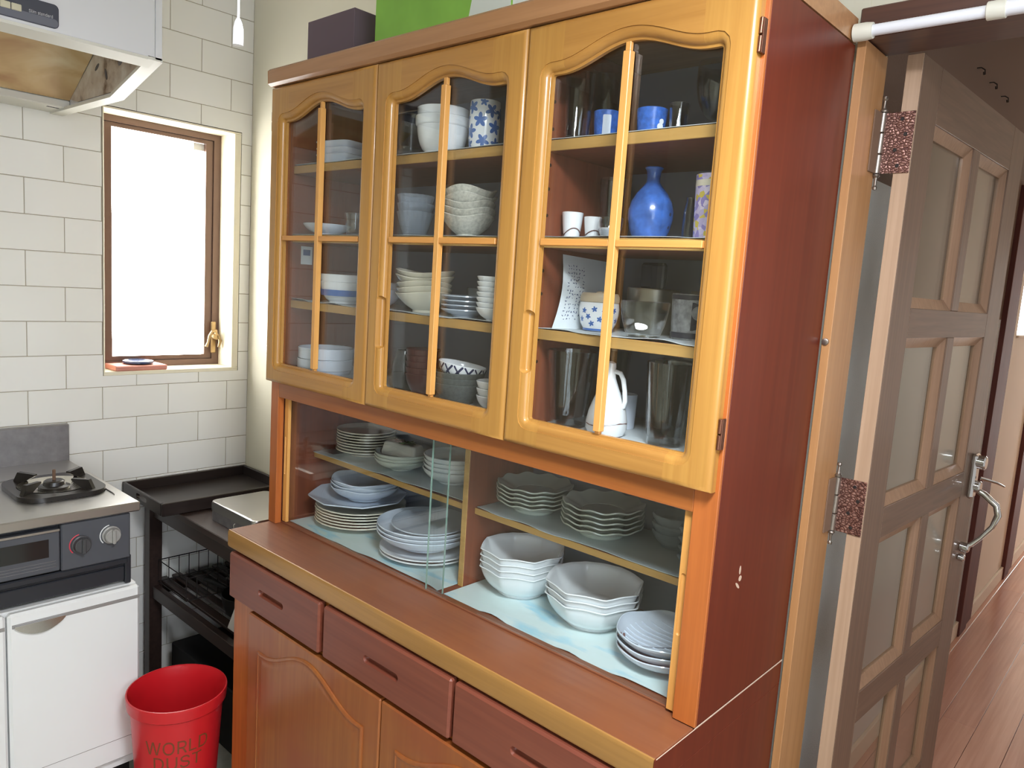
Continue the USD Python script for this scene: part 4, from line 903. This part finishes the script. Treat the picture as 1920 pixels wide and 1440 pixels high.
# --- right bay
sc = [plate(.079, .022, .55, .0028, 90, m_wave(.022, 10, .02, .0022, ph)) for ph in (0, .3)]
stack('scalloped_plate', 'white scalloped plate', 'beside the partition in right bay', 'plate', sc, 'celadon', .698, .204, KU, 5, .0085, 'scalloped plates beside the partition')
stack('scalloped_plate', 'white scalloped plate', 'of the right upper shelf stack', 'plate', sc, 'celadon', .878, .196, KU, 5, .0098, 'scalloped plates at the right')
rg = lathe(shell(np.array([(.036, 0), (.038, .002), (.044, .012), (.048, .020)]), .0035), 80, (lambda th, r, z: (r * (np.abs(np.cos(th)) ** 8 + np.abs(np.sin(th)) ** 8) ** (-1 / 8) * (1 + .02 * np.cos(24 * th)), np.full_like(th, z))))
stack('glass_dish_square', 'clear pressed glass dish', 'stacked at the right bay end', 'dish', rg, 'cut_glass', 1.105, .205, KU, 4, .0165, 'pressed glass dishes in the right bay', rz=.05)
stack('glass_dish_round', 'clear round glass dish', 'left of the pressed glass dishes', 'dish', bowl(.040, .030, .022, .6, .003, .004, 60, m_wave(.03, 15, .03, 0)), 'cut_glass', 1.005, .245, KU, 3, .015, 'round glass dishes in the right bay')
def ob(r, h, ph):
    body = np.vstack([curve(r * .56, r * .955, .005, h * .93, .6, 14), [(r * .975, h * .965), (r, h)]])
    p = shell(body, .0024); fr = r * .56
    return lathe(np.vstack([[(0, .003), (fr * .86, .003), (fr * .88, 0), (fr * .97, 0)], p[1:]]), 96, m_oct(h, 8, .12, ph, .0009))
stack('octagonal_bowl', 'white octagonal bowl', 'beside the partition on the mat', 'bowl', ob(.088, .056, .2), 'porcelain', .704, .173, KB, 4, .0124, 'white octagonal bowls beside the partition', jitter=0)
stack('octagonal_bowl', 'large white octagonal bowl', 'in the right bay centre', 'bowl', ob(.0935, .056, .35), 'porcelain', .889, .173, KB, 3, .0128, 'large white octagonal bowls', jitter=0)
lp = bowl(.083, .030, .04, .72, .0028, .005, 72, m_wave(.03, 6, .014, .0015))
stack('line_plate', 'pale shallow plate', 'under the drawn plate', 'plate', lp, 'porcelain_cool', 1.066, .136, KB, 2, .013, 'pale shallow plates at the right end')
dp = thing('drawn_plate', 'pale ribbed plate with a drawn line and red flower', 'plate', (1.066, .136, KB + .026))
put('plate', bowl(.083, .030, .04, .72, .0028, .005, 72, m_wave(.03, 6, .014, .0015, .3)), 'porcelain_cool', dp)
icv = curve(.04, .083, .005, .030, .72); iz = lambda x, y: float(np.interp(math.hypot(x, y), icv[:, 0], icv[:, 1])) + .0036
ln = [(x, y, iz(x, y)) for x, y in ((-.050 + .11 * q, -.055 + .105 * q - .018 * math.sin(PI * q)) for q in np.linspace(0, 1, 18))]
put('drawn_line', tube(ln, .0008, 6), 'rim_dark', dp)
put('red_flower', cat_(*[moved(trimesh.creation.icosphere(1, .0022), (-.052 + .005 * math.cos(a), -.052 + .005 * math.sin(a), iz(.052, .052) - .0004)) for a in np.linspace(0, 2 * PI, 6)[:-1]]), 'brown_line', dp)
for k in range(-4, 5):
    yk = k * .014; xs_ = math.sqrt(max(0, .068 ** 2 - yk ** 2))
    put('rib', tube([(x, yk + .35 * x * 0, iz(x, yk) - .0003) for x in np.linspace(-xs_, xs_, 12)], .0011, 6), 'porcelain_cool', dp)

# ------------------------------------------------------------------ boxes on top of the cabinet
bx = thing('mauve_box', 'dark mauve cardboard box on top of the cabinet', 'box', (.115, .125, 1.8892), -.0)
put('box_base', cb(-.088, .093, -.066, .034, 0.003, .122, .001), 'box_mauve', bx); put('box_lid', cb(-.0895, .0945, -.0675, .0355, .028, .124, .0012), 'box_mauve_lid', bx)
gb = thing('green_box', 'bright green cardboard box with white end on the cabinet', 'box', (.43, .125, 1.8892))
put('carton', cb(-.135, .26, -.075, .075, 0, .16, .0015), 'green_card', gb)
put('white_print', ext(Polygon([(.150, .02), (.26, .015), (.26, .15), (.170, .15), (.163, .08)]), 'y', -.0756, -.0748), 'green_white', gb)
put('white_print', cb(.2598, .2606, -.07, .07, .012, .15, .0002), 'green_white', gb)
# pull cord of the ceiling lamp
pc = thing('pull_cord', 'white lamp pull cord hanging from the ceiling', 'cord', (.986, -.617, 1.634))
put('cord', cyl(.0011, .022, .786, 8, .0003), 'cord_white', pc)
put('toggle', lathe([(0, 0), (.0048, 0), (.0048, .014), (.0034, .020), (.0016, .0235), (0, .0235)], 14), 'cord_white', pc)

# ------------------------------------------------------------------ stove, its cabinet, hood
SX0, SX1, SY1, SY0 = -.752, -.232, -.221, -.82
st = thing('gas_stove', 'grey tabletop gas stove with steel top', 'stove', (SX0, SY1, .615))
st_p = lambda *a, **k: put(*a, **k)
ST = lambda x0, x1, y0, y1, z0, z1, c=.001: cb(x0 - SX0, x1 - SX0, y0 - SY1, y1 - SY1, z0 - .615, z1 - .615, c)
STP = lambda p: (np.array(p) - np.array([SX0, SY1, .615]))
topm = to_man(ST(SX0, SX1, SY0, SY1, .806, .830, .003))
dep = ext(affinity.translate(rrect(-.60, -.285, -.79, -.245, .06), -SX0 * 0, 0), 'z', .8265, .84)
topm = topm - to_man(moved(dep, (-SX0, -SY1, -.615)))
put('steel_top', to_tri(topm), 'steel', st, smooth=False)
put('back_guard', ST(SX0 - .02, SX0 + .002, SY0, SY1 + .001, .82, .938, .002), 'steel_dull', st)
put('body', ST(SX0, SX1 - .03, SY0 + .01, SY1 - .02, .64, .806, .001), 'stove_dark', st)
XFc = SX1 - .012
put('knob_panel', ST(XFc - .02, XFc, -.398, SY1 - .020, .685, .802, .003), 'stove_grey', st)
gd = put('grill_door', ST(XFc - .02, XFc + .003, -.66, -.401, .690, .792, .003), 'stove_grey', st)
put('grill_window', ST(XFc + .003, XFc + .0042, -.64, -.425, .728, .772, .0004), 'smoked_glass', gd)
put('grill_trim', ST(XFc + .002, XFc + .007, -.66, -.402, .788, .794, .001), 'steel', gd)
for k in range(3): put('groove', ST(XFc + .003, XFc + .0038, -.655, -.41, .702 + k * .007, .7032 + k * .007, .0003), 'steel_dull', gd)
put('knob_panel', ST(XFc - .02, XFc, SY0 + .02, -.662, .685, .802, .003), 'stove_grey', st)
put('lower_bar', ST(XFc - .03, XFc - .004, SY0 + .02, SY1 - .024, .668, .684, .003), 'stove_dark', st)
put('lower_panel', ST(XFc - .04, XFc - .012, SY0 + .02, SY1 - .030, .622, .660, .002), 'stove_dark', st)
put('side_foot', ST(XFc - .05, XFc - .006, SY1 - .030, SY1 - .016, .615, .690, .002), 'stove_dark', st)
for (ky, kz, km, mk, col) in ((-.355, .744, 'knob_dark', 'mark_red', 1), (-.287, .754, 'knob_pale', 'mark_white', 0)):
    kn = put('knob', cat_(orient(lathe([(0, 0), (.022, 0), (.022, .004), (.019, .006), (.018, .016), (.016, .018), (0, .018)], 28), 'x', STP((XFc, ky, kz))), ST(XFc + .012, XFc + .026, ky - .004, ky + .004, kz - .018, kz + .018, .002)), km, st)
    arc = [STP((XFc + .0006, ky + .0255 * math.cos(a), kz + .0255 * math.sin(a))) for a in np.linspace(1.75, 3.9, 14)]
    put('knob_mark', tube(arc, .0014, 6), mk, kn)
def burner(bx_, by_):
    L = STP((bx_, by_, .8268))
    b = put('pan_support', moved(ext(rrect(-.112, .112, -.102, .102, .055).difference(Point(0, 0).buffer(.083)), 'z', 0, .012), L), 'black_enamel', st)
    fins = []
    for k in range(4):
        a = k * PI / 2 + .62; c_, s_ = math.cos(a), math.sin(a)
        P = np.array([(r_ * c_ + w_ * -s_, r_ * s_ + w_ * c_, z_) for r_, z_ in ((.052, .030), (.052, .034), (.100, .036), (.112, .012), (.086, .010)) for w_ in (-.0055, .0055)])
        fins.append(moved(trimesh.convex.convex_hull(P), L))
    for f_ in fins: put('fin', f_, 'black_enamel', b)
    put('drip_pan', moved(lathe([(0, .001), (.035, .001), (.05, .004), (.082, .012), (.0825, .0135), (.05, .006), (.036, .003), (0, .003)], 44), L), 'bright_foil', st)
    h_ = put('burner_head', moved(lathe([(0, .003), (.036, .003), (.037, .010), (.026, .013), (.024, .022), (.020, .025), (0, .025)], 36), L), 'black_enamel', st)
    put('sensor_pin', moved(cyl(.004, .02, .052, 12), L), 'rust', h_)
burner(-.468, -.345); burner(-.468, -.66)
cbn = thing('stove_cabinet', 'white enamel base cabinet under the gas stove', 'cabinet', (SX0, SY1, 0))
CX = lambda x0, x1, y0, y1, z0, z1, c=.001: cb(x0 - SX0, x1 - SX0, y0 - SY1, y1 - SY1, z0, z1, c)
put('carcass', CX(SX0 - .02, -.252, SY0, SY1 - .004, .12, .613, .001), 'white_enamel', cbn)
put('kick', CX(SX0, -.29, SY0, SY1 - .006, 0, .12, .001), 'black_matt', cbn)
for a, b in ((-.513, SY1 - .002), (SY0, -.517)):
    dr = put('door', CX(-.251, -.230, a, b, .150, .612, .006), 'white_enamel', cbn)
    put('grey_strip', CX(-.2302, -.2290, a + .008, b - .002, .578, .587, .0004), 'grey_strip', dr)
    put('lower_seam', CX(-.2302, -.2296, a + .008, b - .002, .2085, .2100, .0002), 'grey_strip', dr)
    hy0 = a + .012; hm = hy0 + .052
    sh_ = Polygon([(hy0 + .104 * q, .580 - .024 * math.sin(PI * q) ** .8) for q in np.linspace(0, 1, 17)] + [(hy0 + .104, .584), (hy0, .584)])
    R_ = [ext(sh_, 'x', -.2302, -.222)]
    put('handle', moved(R_[0], (-SX0, -SY1, 0)), 'chrome', dr)

hd = thing('range_hood', 'white enamel range hood with stained underside', 'range hood', (XW, SY1, 1.82))
HXf = -.118
side = Polygon([(XW + .001, 1.824), (-.34, 1.820), (HXf, 1.876), (HXf, 2.22), (XW + .001, 2.22)])
rim_in = Polygon([(XW + .05, 1.842), (-.345, 1.838), (HXf - .03, 1.893), (HXf - .012, 2.20), (XW + .03, 2.20)])
HM = lambda m: moved(m, (-XW, -SY1, -1.82))
put('side_panel', HM(ext(side, 'y', SY1 - .014, SY1)), 'hood_enamel', hd)
put('side_inner', HM(ext(Polygon([(-.655, 1.848), (-.60, 1.836), (-.345, 1.834), (HXf - .02, 1.888), (HXf - .02, 2.122), (-.486, 1.936)]), 'y', SY1 - .0165, SY1 - .0142)), 'dirty_enamel', hd)
put('side_panel', HM(ext(side, 'y', SY0, SY0 + .014)), 'hood_enamel', hd)
put('front_panel', HM(cb(HXf - .012, HXf, SY0 + .0142, SY1 - .0142, 1.877, 2.22, .002)), 'hood_enamel', hd)
put('front_lip', HM(loft([np.array([(x, y, z) for x, z in ((HXf - .001, 1.878), (HXf - .002, 1.872), (HXf - .038, 1.862), (HXf - .040, 1.868), (HXf - .013, 1.880))]) for y in (SY0 + .0142, SY1 - .0142)])), 'hood_rim', hd)
put('rear_lip', HM(cb(XW + .001, -.662, SY0 + .0142, SY1 - .0142, 1.824, 1.846, .003)), 'hood_rim', hd)
put('side_lip', HM(ext(Polygon([(XW + .001, 1.820), (-.339, 1.816), (HXf, 1.8725), (HXf, 1.880), (-.342, 1.824), (XW + .001, 1.828)]), 'y', SY1 - .030, SY1 + .002)), 'hood_rim', hd)
put('top_panel', HM(cb(XW + .001, HXf, SY0, SY1, 2.22, 2.235, .002)), 'hood_enamel', hd)
put('filter_plate', HM(loft([np.array([(x, y, z) for x, z in ((-.66, 1.845), (-.486, 1.939), (HXf - .02, 2.125), (HXf - .02, 2.131), (-.486, 1.945), (-.66, 1.851))]) for y in (SY0 + .0142, SY1 - .0168)])), 'stained_filter', hd)
put('hood_slot', HM(cb(-.690, -.680, SY1 - .065, SY1 - .035, 1.8236, 1.8245, .0003)), 'black_matt', hd)
for k, (xx, zz_, w_, h_) in enumerate(((-.46, 1.905, .030, .010), (-.40, 1.880, .012, .030), (-.31, 1.900, .03, .02))):
    put('stain', HM(ext(affinity.rotate(affinity.scale(Point(xx, zz_).buffer(1, quad_segs=4), w_ / 2, h_ / 2), 25), 'y', SY1 - .0172, SY1 - .0160)), 'panel_dark' if k < 2 else 'panel_light', hd)
cpn = put('control_panel', HM(ext(rrect(-.70, -.428, 1.884, 1.930, .009), 'x', HXf - .001, HXf + .003)), 'panel_dark', hd, smooth=28)
put('panel_band', HM(ext(rrect(-.699, -.4295, 1.8855, 1.9015, .007), 'x', HXf + .003, HXf + .0035)), 'panel_light', cpn)
for a in (-.494, -.5125, -.5315, -.55): put('button', HM(cb(HXf + .003, HXf + .006, a - .0172, a, 1.8985, 1.9115, .001)), 'button_cream', cpn)
tx = meshkit.text_mesh('Slim standard', .0060, .0004)
v = np.array(tx.vertices); w_ = np.ptp(v[:, 0]); sc_ = .042 / w_
put('panel_text', HM(trimesh.Trimesh(np.stack([HXf + .0035 + v[:, 2], -.481 + (v[:, 0] - v[:, 0].min()) * sc_, 1.9025 + v[:, 1]], 1), tx.faces, process=False)), 'print_pale', cpn, smooth=False)

# ------------------------------------------------------------------ the dark table with tray, tin, rack
tb = thing('side_table', 'dark wooden table between the stove and the dish cabinet', 'table', (-.74, 0.0, 0))
TB = lambda x0, x1, y0, y1, z0, z1, c=.002: cb(x0 + .74, x1 + .74, y0, y1, z0, z1, c)
put('tabletop', TB(-.765, -.075, -.012, .352, .674, .694), 'table_wood', tb)
for lx, ly in ((-.745, -.006), (-.745, .30), (-.125, -.006), (-.125, .30)): put('leg', TB(lx, lx + .04, ly, ly + .04, 0, .674), 'table_wood', tb)
for ly in (.002, .31): put('rail', TB(-.705, -.125, ly, ly + .022, .352, .392), 'table_wood', tb)
for lx in (-.738, -.115): put('rail', TB(lx, lx + .022, .034, .30, .352, .392), 'table_wood', tb)
for k in range(6): put('shelf_slat', TB(-.74, -.09, .034 + k * .046, .034 + k * .046 + .03, .392, .402), 'table_wood', tb)
put('apron', TB(-.705, -.125, .008, .024, .62, .674), 'table_wood', tb)
tr = thing('wooden_tray', 'long dark brown tray with handle slots on the table', 'tray', (-.62, .14, .6955))
TR = lambda x0, x1, y0, y1, z0, z1, c=.002: cb(x0 + .62, x1 + .62, y0 - .14, y1 - .14, z0 - .6955, z1 - .6955, c)
put('tray_base', TR(-.762, -.478, -.062, .345, .6957, .703), 'tray_wood', tr)
for b in ((-.768, -.758, -.066, .348), (-.482, -.472, -.066, .348)): put('tray_side', TR(*b, .6957, .735), 'tray_wood', tr)
e_ = to_man(TR(-.758, -.482, -.066, -.056, .6957, .735)) - Manifold.batch_hull([to_man(moved(orient(cyl(.008, -.02, .02, 16), '-y'), (x_ + .62, -.061 - .14, .718 - .6955))) for x_ in (-.65, -.59)])
put('tray_end', to_tri(e_), 'tray_wood', tr, smooth=28); put('tray_end', TR(-.758, -.482, .338, .348, .6957, .735), 'tray_wood', tr)
tn = thing('metal_tin', 'silver rectangular metal tin box on the dark table', 'tin', (-.27, .13, .6945))
put('tin_body', ext(rrect(-.120, .130, -.092, .092, .018), 'z', 0, .036), 'steel_dull', tn, smooth=28)
lidp = [np.array([(x_, y_, z_) for x_, y_ in rrect(-.122 + i_, .132 - i_, -.094 + i_, .094 - i_, .019).exterior.coords[:-1]]) for i_, z_ in ((0, .030), (0, .050), (.002, .055), (.006, .057))]
put('tin_lid', loft(lidp), 'steel', tn, smooth=35)
put('tin_latch', tube([(.03, -.0925, .010), (.03, -.0965, .012), (.03, -.0965, .022), (.03, -.0925, .024)], .0016, 6), 'chrome', tn)
wr = thing('wire_rack', 'small dark wire basket on the lower table shelf', 'basket', (-.60, .12, .4025))
WX, WYY, WH = .10, .10, .075
loop = lambda z: tube([(-WX, -WYY, z), (WX, -WYY, z), (WX, WYY, z), (-WX, WYY, z)], .0018, 6, closed=True)
put('rim_wire', loop(WH), 'peg_dark', wr); put('base_wire', loop(.003), 'peg_dark', wr)
for k in range(7):
    q = -WX + k * 2 * WX / 6
    put('wire', tube([(-WX, q, WH), (-WX, q, .003), (WX, q, .003), (WX, q, WH)], .0014, 6), 'peg_dark', wr)
put('black_pan', cat_(lathe(shell(np.array([(.055, 0), (.06, .002), (.07, .03), (.074, .058)]), .003), 40), tube([(-.07, -.02, .05), (-.12, -.045, .062), (-.15, -.06, .066)], [.006, .009, .007], 8)), 'black_matt', label='black pan on the table shelf behind the white bag', cat='pan', loc=(-.335, .13, .4025))
wbag = to_tri(Manifold.batch_hull([to_man(moved(trimesh.creation.icosphere(1, .004), p)) for p in ((-.045, -.04, .004), (.05, -.04, .004), (-.045, .06, .004), (.05, .06, .004), (-.015, -.02, .11), (.048, -.02, .125), (.045, .05, .12))]))
put('white_bag', wbag, 'wax_bulb', label='white packet on the table shelf beside dish cabinet', cat='packet', loc=(-.215, .075, .4025))
put('floor_box', cb(-.26, .2, -.12, .13, 0, .20, .004), 'black_matt', label='black box on the floor under the dark table', cat='box', loc=(-.41, .17, 0))

# ------------------------------------------------------------------ red waste bin
BX, BY, BH, BR = -.112, -.178, .366, .119
bn = thing('waste_bin', 'round red plastic waste bin with printed lettering', 'bin', (BX, BY, 0))
bp = np.array([(.084, 0), (.088, .003), (.1085, BH - .040), (.1085, BH - .036), (.1165, BH - .030), (BR, BH - .004), (BR - .001, BH)])
put('bin_body', lathe(np.vstack([[(0, 0)], bp, [(BR - .004, BH + .0005), (BR - .0045, BH - .004), (.1065, BH - .032), (.086, .006), (0, .005)]]), 72), 'red_plastic', bn, smooth=30)
brf = lambda z: .088 + (.1085 - .088) * z / (BH - .04)
BF = math.atan2(CAM[1] - BY, CAM[0] - BX)
def bin_text(txt, zc, hh, width, dx):
    tm = meshkit.text_mesh(txt, hh, .001); v = np.array(tm.vertices); k = width / np.ptp(v[:, 0]); s_ = (v[:, 0] - v[:, 0].min()) * k - width / 2 + dx; z_ = zc + v[:, 1]
    r_ = np.array([brf(z) for z in z_]) - .0004 + v[:, 2] * .8; a = BF + s_ / .105
    return trimesh.Trimesh(np.stack([r_ * np.cos(a), r_ * np.sin(a), z_], 1), tm.faces, process=False)
put('lettering', cat_(bin_text('WORLD', .248, .034, .150, .0), bin_text('DUST', .208, .032, .115, .002)), 'gold_print', bn, smooth=False, label='dark printed lettering on the bin')
